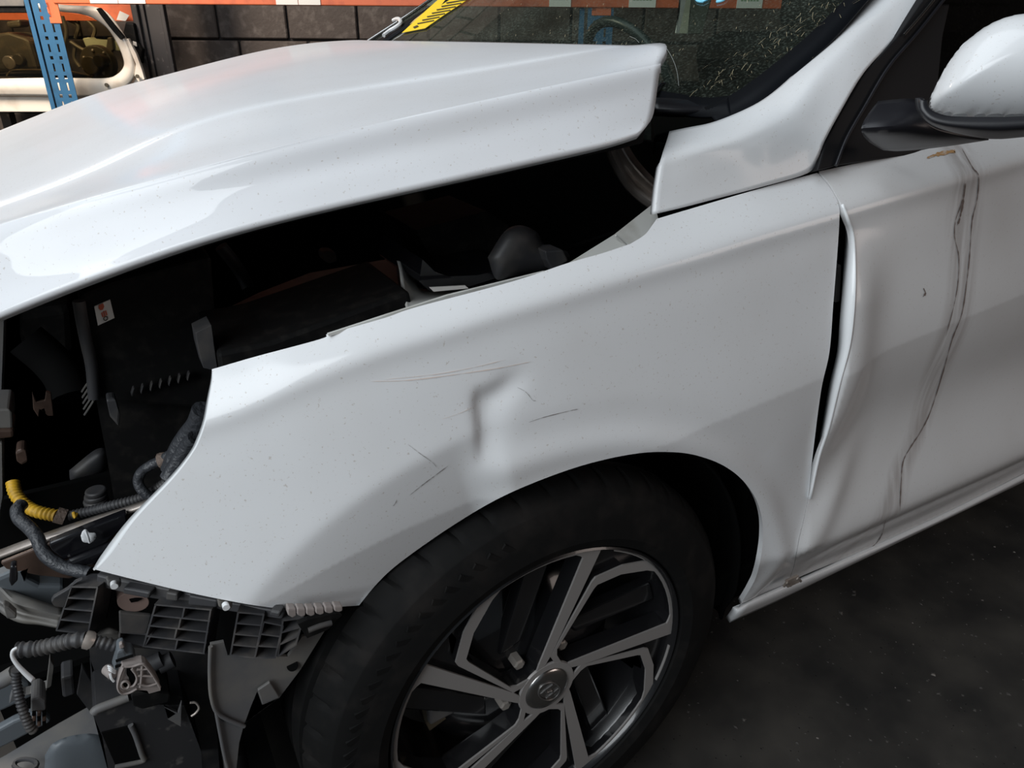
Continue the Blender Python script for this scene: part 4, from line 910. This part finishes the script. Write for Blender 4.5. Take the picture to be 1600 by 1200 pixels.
lattice('rib_grid', [(412, 972), (442, 978), (430, 1028), (398, 1028)], 3, 1, (-.815, -.822), 0.018, brk)
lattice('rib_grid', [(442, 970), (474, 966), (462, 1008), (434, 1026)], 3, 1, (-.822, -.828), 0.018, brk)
slab('bracket_plate', [(186, 957), (237, 962), (229, 992), (187, 990)], -0.752, 0.005, BLACK2, brk, bevel=0.0015)
slab('bracket_rail', [(150, 898), (180, 905), (262, 920), (340, 938), (410, 950), (445, 956), (440, 968), (372, 958), (330, 951), (240, 936), (190, 926), (150, 916)], lambda a, b_: onY(a, b_, -0.70-0.125*(a-150)/300), 0.016, BLACK2, brk, bevel=0.002)
for q in [[(259, 925), (277, 928), (277, 940), (258, 938)], [(295, 930), (340, 938), (338, 950), (293, 946)], [(422, 954), (438, 957), (436, 966), (420, 962)], [(192, 918), (235, 926), (232, 936), (191, 928)]]:
    slab('bracket_tab', q, lambda a, b_: onY(a, b_, -0.712-0.125*(a-150)/300), 0.012, BLACK2, brk, bevel=0.002)
for a, b_ in [(178, 911), (352, 944)]:
    yy = -0.722-0.125*(a-150)/300
    slab('clip_socket', [(a-12, b_-6), (a+12, b_-3), (a+11, b_+8), (a-10, b_+6)], yy, 0.008, GREYP, brk, bevel=0.002)
    P = onY(a, b_, yy-0.002); link('clip_pin', sweep_me('clip_pin', [P, P+np.array([0, -0.006, 0])], 0.0035, 12), WHITEP, brk)
slab('bracket_ear', [(118, 910), (130, 905), (106, 921), (84, 934), (80, 940), (85, 948), (100, 950), (108, 932)], -0.70, 0.006, BLACK2, brk, bevel=0.0015)
P_ = [onY(208+25*math.cos(t), 941+15*math.sin(t), -0.70) for t in np.linspace(0, 2*math.pi, 29)[:-1]]
tow = link('tow_eye_boss', slab_me('tow_eye_boss', P_, 0.02), mat('pinkish_primer', (0.30, 0.21, 0.18), rough=0.45), car, smooth=False, bevel=0.003)
slab('boss_slot', [(202, 938), (212, 936), (222, 936), (216, 940), (205, 942)], -0.7025, 0.003, VOID, tow, bevel=0.0005)
slab('bracket_void', [(150, 915), (190, 925), (186, 990), (150, 1000), (138, 990)], -0.66, 0.01, VOID, brk, bevel=0.001)
# serrated grey strip left under the fender lip
for i in range(6):
    a = 450+i*14.5; b0 = 951+(3 if i < 3 else 2-(i-3)*1.2)
    slab('strip_tooth', [(a, b0-3), (a+13, b0-3), (a+13, b0+9-i*0.9), (a+7, b0+12-i*1.1), (a, b0+8-i*0.6)], -0.842-i*0.002, 0.01, BRKT, brk, bevel=0.0015)
slab('bracket_stay', [(465, 975), (480, 968), (525, 958), (535, 962), (512, 985), (480, 998)], -0.835, 0.006, BLACK, brk, bevel=0.001)
tube('stay_rib', [(482, 985, -.84), (500, 978, -.84), (518, 973, -.84)], 0.003, BLACK2, brk, n=3)

# ------------------------------------------------------------------ below the bracket
loft('bumper_beam_end', [[(150, 992, -.70), (158, 984, -.70), (172, 980, -.705), (187, 986, -.71)], [(148, 998, -.705), (158, 992, -.71), (172, 990, -.715), (186, 994, -.715)], [(148, 1010, -.70), (160, 1004, -.705), (174, 1000, -.71), (187, 1002, -.71)]], GREYP, car, nu=4, nv=3, solid=0.006)
slab('air_guide', [(139, 1006), (185, 1010), (330, 1022), (345, 1225), (170, 1225), (160, 1085), (150, 1060), (141, 1030)], -0.66, 0.015, BLACK2, car, bevel=0.004)
tube('corrugated_conduit', [(27, 1016, -.72), (38, 1015, -.722), (60, 1013, -.725), (87, 1007, -.73), (112, 1001, -.735), (133, 999, -.738)], 0.0082, BLACK2, car, ribs=(0.006, 0.0014), seg=14)
tube('corrugated_conduit', [(140, 1000, -.738), (160, 1004, -.742), (186, 1010, -.745)], 0.0066, BLACK2, car, ribs=(0.005, 0.0012), seg=14)
tube('conduit_clip', [(133, 999, -.738), (138, 1000, -.739), (142, 1001, -.739)], 0.0092, STEEL, car, n=3)
stp = catmull([np.array(q, float) for q in [(27, 1013), (20, 1018), (19, 1026), (26, 1038), (38, 1051), (52, 1064)]], 6)
V = []
for i, q in enumerate(stp):
    t = stp[min(i+1, len(stp)-1)]-stp[max(0, i-1)]; t /= np.linalg.norm(t); nn = np.array([-t[1], t[0]])*(2.2+2.6*i/len(stp))
    V += [onY(*(q+nn), -.735), onY(*(q-nn), -.735)]
link('white_strap', mesh('white_strap', V, face_cam(np.array(V), [(2*i, 2*i+1, 2*i+3, 2*i+2) for i in range(len(stp)-1)])), WHITEP, car, solid=0.0012)
tube('thin_conduit', [(26, 1046, -.70), (25, 1062, -.70), (29, 1085, -.705), (36, 1110, -.71), (46, 1135, -.715), (54, 1142, -.715)], 0.0050, BLACK2, car, ribs=(0.0042, 0.001), seg=12)
tube('side_pipe', [(-15, 1070, -.69), (5, 1062, -.69), (25, 1050, -.695)], 0.0085, GREYP, car)
pl = slab('lamp_plug', [(48, 1092), (62, 1088), (70, 1094), (72, 1112), (48, 1115)], -0.70, 0.03, GREYP, car, bevel=0.004)
for i in range(9):
    a = 50+(i % 3)*8; b_ = 1114+(i//3)*8
    slab('plug_socket', [(a, b_), (a+6, b_-1), (a+6, b_+5), (a, b_+6)], -0.703, 0.02, BROWNM if i % 2 else VOID, pl, bevel=0.001)
slab('lamp_frame', [(14, 1100), (30, 1090), (80, 1072), (84, 1040), (78, 1030), (72, 1080), (40, 1085), (20, 1080)], -0.66, 0.012, GREYP, car, bevel=0.002)
slab('lamp_frame', [(95, 1060), (115, 1055), (118, 1085), (98, 1092)], -0.64, 0.03, BLACK2, car, bevel=0.003)
slab('bracket_web', [(120, 1085), (128, 1040), (150, 1078), (165, 1110), (140, 1112)], -0.65, 0.006, BLACK2, car, bevel=0.001)
slab('lower_grille_blade', [(-20, 1070), (20, 1058), (45, 1068), (52, 1088), (10, 1108), (-20, 1120)], -0.64, 0.012, SLATE, car, bevel=0.003)
slab('lower_grille_blade', [(-20, 1150), (20, 1128), (64, 1110), (80, 1128), (20, 1160), (-20, 1180)], -0.66, 0.012, SLATE, car, bevel=0.003)
ut = link('undertray', slab_me('undertray', [onZ(a, b_, 0.27) for a, b_ in [(-60, 1215), (10, 1178), (90, 1130), (170, 1085), (260, 1230), (-60, 1290)]], 0.01), GREYP, car, smooth=False, bevel=0.002)
pillow('undertray_bulge', [[(70, 1180), (85, 1160), (120, 1148), (160, 1150), (185, 1180), (190, 1230), (80, 1230), (70, 1180)]], -0.66, 0.015, 0.02, SLATE, car, step=8)
tube3('tray_ring', [onZ(40+18*math.cos(t), 1195+9*math.sin(t), 0.285) for t in np.linspace(0, 2*math.pi, 17)], 0.003, BLACK2, car, n=1, seg=6)
BOTTLEM = mat('scuffed_black_tank', (0.026, 0.026, 0.028), rough=0.45, noise=(70, (0.09, 0.085, 0.08), 0.60, 0.75))
wb = slab('washer_bottle', [(145, 1115), (150, 1107), (200, 1089), (212, 1100), (288, 1102), (315, 1175), (318, 1230), (175, 1230), (160, 1150)], -0.72, 0.09, BOTTLEM, car, bevel=0.008)
slab('bottle_recess', [(158, 1145), (204, 1134), (212, 1150), (224, 1190), (180, 1196)], -0.7215, 0.004, VOID, wb, bevel=0.001)
tube('recess_edge', [(204, 1133, -.722), (212, 1150, -.722), (222, 1180, -.722), (225, 1188, -.722), (205, 1193, -.722), (180, 1198, -.722)], 0.003, GREYP, wb, n=3)
tube('bottle_edge_highlight', [(147, 1113, -.722), (152, 1108, -.722), (175, 1099, -.722), (201, 1089, -.722)], 0.005, GREYP, wb, n=3)  # grey bead modelled in place of the highlight on the rounded edge
slab('bottle_clamp', [(204, 1085), (230, 1080), (268, 1085), (266, 1098), (222, 1110), (208, 1104)], -0.735, 0.04, BLACK, car, bevel=0.003)
slab('folded_tab', [(256, 1104), (278, 1114), (284, 1096), (283, 1136), (262, 1124), (276, 1115)], -0.728, 0.004, GREYP, wb, bevel=0.0006)
tube('hose_clip', [(297, 1098, -.73), (306, 1098, -.73), (311, 1106, -.73), (306, 1114, -.73), (299, 1119, -.73)], 0.0014, STEEL, car, n=4)
# connector and its grey bracket
cn = slab('connector', [(184, 1018), (194, 1014), (198, 1022), (208, 1023), (214, 1036), (206, 1052), (184, 1060), (176, 1054), (180, 1040)], -0.765, 0.02, SLATE, car, bevel=0.002)
tube('connector_rib', [(181, 1033, -.768), (196, 1028, -.768), (208, 1024, -.768)], 0.0015, VOID, cn, n=2)
tube('connector_rib', [(180, 1042, -.768), (196, 1037, -.768), (212, 1034, -.768)], 0.0015, VOID, cn, n=2)
slab('connector_tab', [(186, 1008), (191, 1005), (195, 1012), (187, 1015)], -0.765, 0.005, BRKT, cn, bevel=0.001)
P = onY(166, 1045, -.755); link('pin_head', sweep_me('pin_head', [P, P+np.array([0.006, -0.012, 0.0])], 0.0055, 16), BRKT, car, bevel=0.001)
for k in range(3): tube('bare_wire', [(168+k, 1040+3*k, -.768), (174, 1043+3*k, -.77), (180, 1048+2*k, -.768)], 0.0009, WHITEP, car, n=4, seg=5)
tube('bare_wire', [(172, 1052, -.768), (174, 1060, -.77), (178, 1065, -.77)], 0.0012, WHITEP, car, n=4, seg=5)
gb = slab('grey_bracket', [(192, 1041), (222, 1036), (228, 1039), (237, 1050), (245, 1062), (251, 1075), (251, 1079), (233, 1084), (230, 1079), (224, 1079), (212, 1078), (200, 1084), (190, 1085), (183, 1077), (184, 1065), (187, 1053)], -0.775, 0.012, BRKT, car, bevel=0.002)
slab('bracket_slot', [(198, 1045), (204, 1044), (206, 1052), (211, 1057), (210, 1067), (204, 1070), (202, 1060), (198, 1054)], -0.7765, 0.004, VOID, gb, bevel=0.0008, smooth_px=True)
ring = [(196+5*math.cos(t), 1070+4.6*math.sin(t)) for t in np.linspace(0, 2*math.pi, 13)]
link('round_hole', slab_me('round_hole', [onY(a, b_, -.7768) for a, b_ in ring[:-1]], 0.004), VOID, gb, smooth=False)
for pts in ([(196+6*math.cos(t), 1070+5.6*math.sin(t)) for t in np.linspace(0, 2*math.pi, 13)], [(193, 1042), (188, 1055), (184, 1070), (186, 1079), (192, 1084), (203, 1082), (214, 1076)], [(195, 1042), (208, 1041), (221, 1037), (228, 1041), (240, 1057), (250, 1074)], [(206, 1045), (212, 1053), (214, 1062), (209, 1071), (202, 1073)], [(214, 1046), (222, 1046), (230, 1045)], [(215, 1056), (226, 1056), (238, 1057)], [(222, 1040), (221, 1058), (219, 1074)], [(216, 1068), (230, 1072), (245, 1068)]):
    tube3('bracket_rib', [onY(a, b_, -.778) for a, b_ in pts], 0.0014, BRKT, gb, n=3, seg=6)
for a in (245, 262): tube('rear_plug', [(a-14, 1040, -.70), (a, 1034, -.70), (a+8, 1030, -.70)], 0.010, BLACK2, car, n=3)

# ------------------------------------------------------------------ cabin seen through the screen
slab_me_ = slab_me('dashboard', [(0.50, -0.66, 0.955), (0.95, -0.66, 0.955), (0.95, 0.66, 0.955), (0.50, 0.66, 0.955)], 0.25, direction=(0, 0, -1)); link('dashboard', slab_me_, BLACK, car, smooth=False, bevel=0.03)
sc_ = np.array([1.02, 0.37, 0.98]); axn = np.array([0.88, 0, 0.47]); e1 = np.array([0, 1.0, 0]); e2 = np.cross(axn, e1)
stw = tube3('steering_wheel', [sc_+0.185*(math.cos(t)*e1+math.sin(t)*e2) for t in np.linspace(0, 2*math.pi, 41)], 0.014, mat('teal_grey_wheel', (0.02, 0.03, 0.028), rough=0.35), car, n=1)
for t in (0.0, math.pi, -math.pi/2): tube3('wheel_arm', [sc_, sc_+0.18*(math.cos(t)*e1+math.sin(t)*e2)], 0.018, BLACK, stw, n=1)
for yy in (-0.37, 0.37):
    st_ = bpy.data.objects.new('seat', None); C.objects.link(st_); st_.parent = car
    box('backrest', (1.62, yy, 0.80), (0.16, 0.48, 0.66), BLACK, st_, 0.05, Matrix.Rotation(math.radians(-18), 3, 'Y')); box('headrest', (1.76, yy, 1.22), (0.10, 0.26, 0.18), BLACK, st_, 0.04); box('seat_base', (1.32, yy, 0.48), (0.5, 0.5, 0.16), BLACK, st_, 0.05)
plate('far_door_skin', [(0.45, 0.80, 0.35), (2.6, 0.80, 0.35), (2.6, 0.80, 0.95), (0.45, 0.80, 0.93)], VOID, thick=0.04)
plate('rear_bulkhead', [(2.7, -0.75, 0.35), (2.7, 0.75, 0.35), (2.7, 0.75, 0.98), (2.7, -0.75, 0.98)], VOID, thick=0.04)
bpl = slab('centre_pillar', [(1082, -30), (1120, -30), (1104, 20), (1097, 53), (1074, 53), (1080, 20)], 0.70, 0.06, TRIMG, car, bevel=0.006)
slab('seat_belt', [(1066, -30), (1078, -30), (1066, 30), (1061, 52), (1056, 52), (1062, 20)], 0.66, 0.004, CARDW, car, bevel=0.0005)
plate('roof', [(1.15, -0.60, 1.46), (2.9, -0.60, 1.46), (2.9, 0.60, 1.46), (1.15, 0.60, 1.46)], VOID, thick=0.03)
# ================================================================== racking and what stands behind
RD = 3.62
fr = depth(RD)
def px_post(name, label):
    pass
zf = lambda px, py, D=RD: depth(D)(px, py)
ul = uv(fr(36, 0))[0]; ur = uv(fr(92, 37))[0]
rack = thing('storage_rack', 'steel racking with a blue perforated post and an orange beam along the block wall', 'rack', loc=(0, 0, 0))
def upright(u0, wd, name='upright'):
    """folded blue upright: slotted face, two side flanges; slots are cut through the face"""
    z0, z1 = 0.0, 2.3
    cols = [0.30, 0.70]; pitch = 0.05; hw = wd
    us = [0.0]; bm = bmesh.new()
    hole = []                                      # (u0,u1,z0,z1) rectangles cut in the face
    k = 0; z = 0.60
    while z < 1.55:
        tall = 0.034 if k % 2 == 0 else 0.015; wdt = 0.009 if k % 2 == 0 else 0.015
        for c in cols: hole.append((c*wd-wdt/2, c*wd+wdt/2, z, z+tall))
        z += tall+0.017; k += 1
    ub = sorted({0.0, wd} | {h[0] for h in hole} | {h[1] for h in hole}); zb = sorted({z0, z1} | {h[2] for h in hole} | {h[3] for h in hole})
    vm = {}
    def v(u, z):
        if (u, z) not in vm: vm[(u, z)] = bm.verts.new(W3(u0+u, RD, z))
        return vm[(u, z)]
    for i in range(len(ub)-1):
        for j in range(len(zb)-1):
            cu = (ub[i]+ub[i+1])/2; cz = (zb[j]+zb[j+1])/2
            if any(h[0] < cu < h[1] and h[2] < cz < h[3] for h in hole): continue
            bm.faces.new((v(ub[i], zb[j]), v(ub[i+1], zb[j]), v(ub[i+1], zb[j+1]), v(ub[i], zb[j+1])))
    me = bm_mesh(name, bm); o = link(name, me, BLUEP, rack, smooth=False, solid=0.003)
    bm = bmesh.new(); add_box(bm, W3(u0-0.025, RD+0.006, 1.15), (0.021, 0.004, 2.3), RW); add_box(bm, W3(u0-0.034, RD+0.04, 1.15), (0.003, 0.07, 2.3), RW);
    link('post_flange', bm_mesh('post_flange', bm), BLUEP, rack, smooth=False)
    return o
upright(ul+0.036, ur-ul-0.036+0.006)
zb_ = fr(400, 8.0)[2]
def rbox(name, u0, u1, z0, z1, v0, v1, m, parent, bevel=0.002):
    bm = bmesh.new(); add_box(bm, W3((u0+u1)/2, (v0+v1)/2, (z0+z1)/2), (u1-u0, v1-v0, z1-z0), RW); return link(name, bm_mesh(name, bm), m, parent, smooth=False, bevel=bevel)
u2 = uv(fr(1400, 0))[0]; u935 = uv(fr(918, 30))[0]; u935b = uv(fr(958, 30))[0]
rbox('beam', ur+0.004, u2, zb_, zb_+0.11, RD-0.012, RD+0.035, ORANGE, rack, 0.004)
upright(u935, u935b-u935)
def connector(px0, px1, pyb):
    ua, ub = uv(fr(px0, 10))[0], uv(fr(px1, 10))[0]; zl = fr(px0, pyb)[2]; zt = zb_+0.13; bm = bmesh.new()
    # plate with notched edge, hooks into the slots
    uw = ub-ua; prof = []; n = 5
    for i in range(n):
        za = zl+(zt-zl)*i/n; zc_ = zl+(zt-zl)*(i+0.55)/n; zd = zl+(zt-zl)*(i+1)/n
        prof += [(ua, za), (ua, zc_), (ua+0.22*uw, zc_), (ua+0.22*uw, zd)]
    prof += [(ub, zt), (ub, zl)]
    a = [bm.verts.new(W3(u, RD-0.006, z)) for u, z in prof]; c = [bm.verts.new(W3(u, RD-0.002, z)) for u, z in prof]
    bm.faces.new(a); bm.faces.new(c[::-1])
    for i in range(len(prof)): bm.faces.new((a[i], c[i], c[(i+1) % len(prof)], a[(i+1) % len(prof)]))
    bmesh.ops.triangulate(bm, faces=[f for f in bm.faces if len(f.verts) > 4])
    link('beam_connector', bm_mesh('beam_connector', bm), ORANGE, rack, smooth=False)
connector(74, 92, 36); connector(925, 955, 24)
TXT = mat('green_print', (0.25, 0.36, 0.22), rough=0.8)
for a, b_ in [(144, 187), (188, 230), (433, 467), (468, 502), (668, 690), (858, 892), (982, 1024), (1150, 1190)]:
    ua, ub = uv(fr(a, 5))[0], uv(fr(b_, 5))[0]; c = rbox('shelf_label', ua, ub, zb_+0.002, zb_+0.075, RD-0.0145, RD-0.0125, CARDW, rack, 0.0003)
    for k in range(6):
        q = ua+(ub-ua)*(0.15+0.12*k); rbox('label_print', q, q+(ub-ua)*0.085, zb_+0.029, zb_+0.036, RD-0.0152, RD-0.0146, TXT, c, 0)
# dark steel column in front of the wall, with fluted edge
CD = 4.0; cf = depth(CD)
ua, ub = uv(cf(216, 40))[0], uv(cf(258, 40))[0]
col_ = thing('column', 'scuffed dark steel column standing against the block wall', 'column')
rbox('shaft', ua, ub, 0, 2.8, CD, CD+0.05, TIMBER, col_, 0.006)
rbox('edge_strip', ua+0.035, ua+0.05, 0, 2.8, CD-0.014, CD, TIMBER, col_, 0.004)
rbox('edge_strip', ua-0.012, ua+0.02, 0, 2.8, CD-0.022, CD-0.001, TIMBER, col_, 0.006)
rbox('edge_strip', ub-0.01, ub+0.012, 0, 2.8, CD-0.012, CD, TIMBER, col_, 0.004)

# white tailgate standing behind the blue post
TD = 3.80; tf = depth(TD)
def tslab(name, px, off, thick, m, parent, bevel=0.004, smooth_px=False, D=TD):
    if smooth_px: px = catmull(list(px)+[px[0]], 4)[:-1]
    f = depth(D+off); return link(name, slab_me(name, [f(*p) for p in px], thick), m, parent, smooth=False, bevel=bevel)
tg = thing('car_tailgate', 'loose cream-white car tailgate with a window, standing behind the blue post', 'tailgate')
loft_d = lambda rows, name, m, parent: None
def ploft(name, rows, m, parent, nu=5, nv=3, solid=0.01):
    R = [[depth(D)(a, b_) for a, b_, D in r] for r in rows]; R = [catmull(r, nu) for r in R]
    cols = [catmull(c, nv) for c in zip(*R)]; U = len(cols); Vn = len(cols[0]); V = np.array([cols[i][j] for i in range(U) for j in range(Vn)])
    Fs = face_cam(V, [(i*Vn+j, (i+1)*Vn+j, (i+1)*Vn+j+1, i*Vn+j+1) for i in range(U-1) for j in range(Vn-1)])
    return link(name, mesh(name, V, Fs), m, parent, solid=solid)
inn = [(-120, 126), (40, 122), (120, 122), (165, 122), (183, 116), (193, 104), (192, 90), (183, 68), (168, 45), (150, 31), (130, 23), (100, 19), (60, 16), (-120, 8)]
o1 = [(-120, 140), (40, 138), (125, 138), (172, 134), (196, 124), (205, 108), (205, 92), (196, 66), (180, 40), (162, 22), (140, 15), (105, 12), (60, 8), (-120, -2)]
o2 = [(-120, 150), (40, 150), (135, 152), (185, 142), (205, 128), (212, 110), (209, 90), (200, 64), (184, 38), (166, 18), (146, 10), (108, 8), (60, 4), (-120, -8)]
ploft('gate_frame', [[(a, b_, TD+0.006) for a, b_ in inn], [(a*0.6+c*0.4, b_*0.6+d*0.4, TD-0.004) for (a, b_), (c, d) in zip(inn, o1)], [(a, b_, TD-0.005) for a, b_ in o1], [(a, b_, TD+0.008) for a, b_ in o2]], CREAM, tg)
tslab('gate_window', inn, 0.02, 0.004, GLASST, tg, bevel=0.0)
tslab('gate_lower_panel', [(-120, 148), (135, 150), (185, 140), (206, 128), (214, 108), (226, 130), (190, 150), (130, 175), (-120, 175)], 0.03, 0.02, CREAM, tg)
tslab('gate_flange', [(194, 62), (200, 60), (213, 85), (222, 110), (226, 124), (216, 128), (210, 118), (212, 100), (204, 80)], 0.0, 0.02, CREAM, tg, bevel=0.003)
for (a, b_) in [(169, 132.5), (217, 119)]:
    P = tf(a, b_); link('drain_hole', sweep_me('drain_hole', [P-E2*0.018, P-E2*0.012], 0.009, 14), OLDMETAL, tg)
tslab('hinge_arm', [(155, 12), (164, 22), (180, 42), (193, 58), (188, 62), (174, 46), (160, 28), (150, 14)], -0.02, 0.02, BLACK, tg, bevel=0.004)
for D0, pts in [(TD+0.05, [(10, 118), (17, 111), (30, 109), (66, 109), (90, 110), (112, 112), (140, 118)])]:
    link('bare_wire', sweep_me('bare_wire', catmull([depth(D0)(*q) for q in pts], 6), 0.004, 6), STEEL, tg)
# parts stacked on the shelf behind the tailgate glass
PD = 4.05
gbx = thing('gearbox', 'grimy round gearbox on the shelf behind the tailgate window', 'gearbox')
def drum(name, a, b_, r0, length, m, parent, D=PD):
    P = depth(D)(a, b_); return link(name, sweep_me(name, [P-E2*length, P], r0, 24), m, parent, bevel=0.006)
drum('bell_housing', 160, 98, 0.085, 0.06, OLDMETAL, gbx); drum('output_flange', 157, 101, 0.045, 0.10, OLDMETAL, gbx); drum('input_boss', 173, 94, 0.03, 0.12, OLDMETAL, gbx)
for k in range(7):
    t = 2*math.pi*k/7; drum('housing_bolt', 160+20*math.cos(t), 98+20*math.sin(t), 0.008, 0.07, STEEL, gbx)
shf = thing('alloy_casting', 'pale green alloy casting lying above the round gearbox behind glass', 'casting')
tslab('casting', [(128, 60), (138, 58), (146, 63), (175, 62), (192, 68), (196, 80), (176, 80), (165, 76), (134, 74)], 0, 0.06, PALEMETAL, shf, bevel=0.01, D=PD+0.05)
tslab('casting_lever', [(168, 58), (174, 58), (177, 78), (170, 84), (165, 80)], -0.02, 0.03, OLDMETAL, shf, bevel=0.006, D=PD+0.05)
eng = thing('engine_block', 'dark grimy engine lying left of the blue post behind glass', 'engine')
tslab('block', [(-60, 60), (10, 50), (45, 62), (60, 110), (-60, 118)], 0, 0.2, OLDMETAL, eng, bevel=0.02, D=PD)
drum('pulley', 33, 93, 0.03, 0.03, OLDMETAL, eng); drum('pulley', 20, 98, 0.035, 0.035, STEEL, eng)
tslab('intake', [(8, 34), (30, 30), (32, 42), (12, 44)], 0, 0.08, OLDMETAL, eng, bevel=0.01, D=PD)
eng2 = thing('pipe_bundle', 'tangled brown pipes hanging right of the blue post behind glass', 'pipes')
for i, pts in enumerate([[(97, 25), (104, 50), (100, 80), (110, 110)], [(110, 65), (125, 75), (140, 82), (155, 86)], [(118, 70), (116, 90), (125, 105)], [(135, 30), (148, 45), (145, 60)], [(105, 30), (122, 40), (118, 60)]]):
    link('pipe', sweep_me('pipe', catmull([depth(PD+0.10+0.02*i)(*q) for q in pts], 5), 0.010, 8), OLDMETAL, eng2)
sh = thing('rear_shelf', 'dark shelf board carrying the engine and gearbox', 'shelf')
rbox('shelf_board', uv(fr(-160, 0))[0], uv(cf(212, 0))[0], zf(100, 118, PD)[2]-0.075, zf(100, 118, PD)[2]-0.035, PD-0.12, PD+0.35, TIMBER, sh)
rbox('shelf_leg', uv(fr(-155, 0))[0], uv(fr(-155, 0))[0]+0.05, 0, zf(100, 118, PD)[2]-0.04, PD, PD+0.05, TIMBER, sh); rbox('shelf_leg', uv(cf(205, 0))[0]-0.05, uv(cf(205, 0))[0], 0, zf(100, 118, PD)[2]-0.04, PD, PD+0.05, TIMBER, sh)
rb = thing('rear_beam', 'orange beam end showing between the tailgate and the dark column', 'beam')
rbox('beam', uv(depth(4.2)(-100, 5))[0], uv(depth(4.2)(222, 5))[0], depth(4.2)(190, 33)[2], depth(4.2)(190, 33)[2]+0.12, 4.2, 4.24, ORANGE, rb)
tgw = tslab('hanging_tag', [(187, 17), (202, 24), (196, 33), (182, 31)], 0, 0.002, CARDW, None, bevel=0.0003, D=4.17); tag(tgw, 'white paper tag hanging beside the dark column', 'tag')
bm_ = thing('bumper_cover', 'black plastic car part slung between tailgate and dark column', 'car part')
tslab('shell', [(196, 34), (208, 36), (214, 66), (222, 78), (220, 100), (206, 74), (192, 52)], 0, 0.06, BLACK, bm_, bevel=0.01, D=3.95); tslab('white_flake', [(207, 64), (213, 66), (214, 73), (208, 70)], -0.01, 0.004, CARDW, bm_, bevel=0.001, D=3.95)
hd = thing('roof_panel', 'grey rolled panel above the tailgate window at the picture edge', 'panel')
tslab('panel', [(-120, -10), (36, -10), (38, 10), (-120, 10)], 0, 0.03, GREYP, hd, D=3.7); tslab('panel_edge', [(-120, 8), (40, 10), (42, 20), (-120, 20)], 0.01, 0.03, BLACK, hd, D=3.7)

# ------------------------------------------------------------------ loose things on the car
def wsheet(name, px, off, m, parent=None, th=0.0008):
    f = lambda a, b_: on_surf([(a, b_)], wsoff(off), t1=5)[0]
    return link(name, slab_me(name, [f(*p) for p in px], th), m, parent, smooth=False)
nt_ = wsheet('paper_notice', [(628, 51), (640, 40), (668, 14), (693, -8), (740, -8), (726, 2), (697, 21), (664, 44)], 0.004, NOTICE); tag(nt_, 'yellow printed notice stuck in the far corner of the windscreen', 'notice')
for i in range(7):
    a0, b0 = 652+i*7.5, 36-i*5.4; wsheet('print_line', [(a0, b0), (a0+26+i, b0-5), (a0+26+i, b0-3.6), (a0, b0+1.4)], 0.0055, INK, nt_, 0.0004)
wsheet('print_mark', [(645, 42), (652, 39), (654, 41), (647, 44)], 0.0055, INK, nt_, 0.0004)
wsheet('notice_tab', [(640, 38), (648, 30), (672, 12), (674, 14), (650, 33)], 0.003, mat('tan_paper', (0.55, 0.38, 0.14), rough=0.7), nt_)
P0 = [on_ws(a, b_)+np.array([-0.002, 0, 0.010]) for a, b_ in [(601, 62), (610, 55), (620, 49), (627, 43), (626, 37), (621, 36), (616, 38)]]
zt = link('plastic_strap', sweep_me('plastic_strap', catmull(P0, 6), 0.0055, 8), WHITEP); tag(zt, 'white plastic strap looped round the trim below the yellow notice', 'strap')
# dry straw and grit on the screen
rng = random.Random(3); bm = bmesh.new()
for i in range(260):
    if i < 120:
        t = rng.random(); a = 1352-t*230+rng.gauss(0, 6)-abs(rng.gauss(0, 26)); b_ = -5+t*155+rng.gauss(0, 6)-abs(rng.gauss(0, 18)); ln = rng.uniform(0.002, 0.009)
    else: a = rng.uniform(760, 1330); b_ = rng.uniform(-20, 60+60*(a-760)/560); ln = rng.uniform(0.001, 0.003)
    c = on_surf([(a, b_)], wsoff(0.006 if i < 120 else 0.002))[0]; th = rng.uniform(0, 6.28); d = np.array([math.cos(th), math.sin(th), 0.55*math.cos(th)])*ln; s = np.array([-math.sin(th), math.cos(th), 0])*0.00025
    k = np.array([0, 0, rng.uniform(0, .003)])
    vv = [bm.verts.new(p) for p in (c-d-s, c-d+s, c+s*1.2+k, c-s*1.2+k, c+d+s*.5, c+d-s*.5)]; bm.faces.new((vv[0], vv[1], vv[2], vv[3])); bm.faces.new((vv[3], vv[2], vv[4], vv[5]))
sw_ = link('straw_litter', bm_mesh('straw_litter', bm), STRAW, None, smooth=False); sw_['kind'] = 'stuff'; tag(sw_, 'dry straw and grit scattered on the windscreen corner', 'straw')
# grit on the floor
bm = bmesh.new()
for i in range(1500):
    x = rng.uniform(0.3, 2.6); y = rng.uniform(-1.5, -0.55); r_ = abs(rng.gauss(0, 0.0018))+0.0007
    p = [(x+r_*rng.uniform(.5, 1.4)*math.cos(t+rng.uniform(-.4, .4)), y+r_*rng.uniform(.5, 1.4)*math.sin(t), 0.0) for t in (0, 1.5, 3, 4.5)]
    a = [bm.verts.new(q) for q in p]; top = bm.verts.new((x, y, r_*0.4))
    for j in range(4): bm.faces.new((a[j], a[(j+1) % 4], top))
fg = link('floor_grit', bm_mesh('floor_grit', bm), mat('pale_grit', (0.06, 0.055, 0.05), rough=0.9, noise=(55, (0.22, 0.2, 0.18), 0.58, 0.66)), None, smooth=False); fg['kind'] = 'stuff'; tag(fg, 'small stone chips scattered on the black floor beside the car', 'grit')
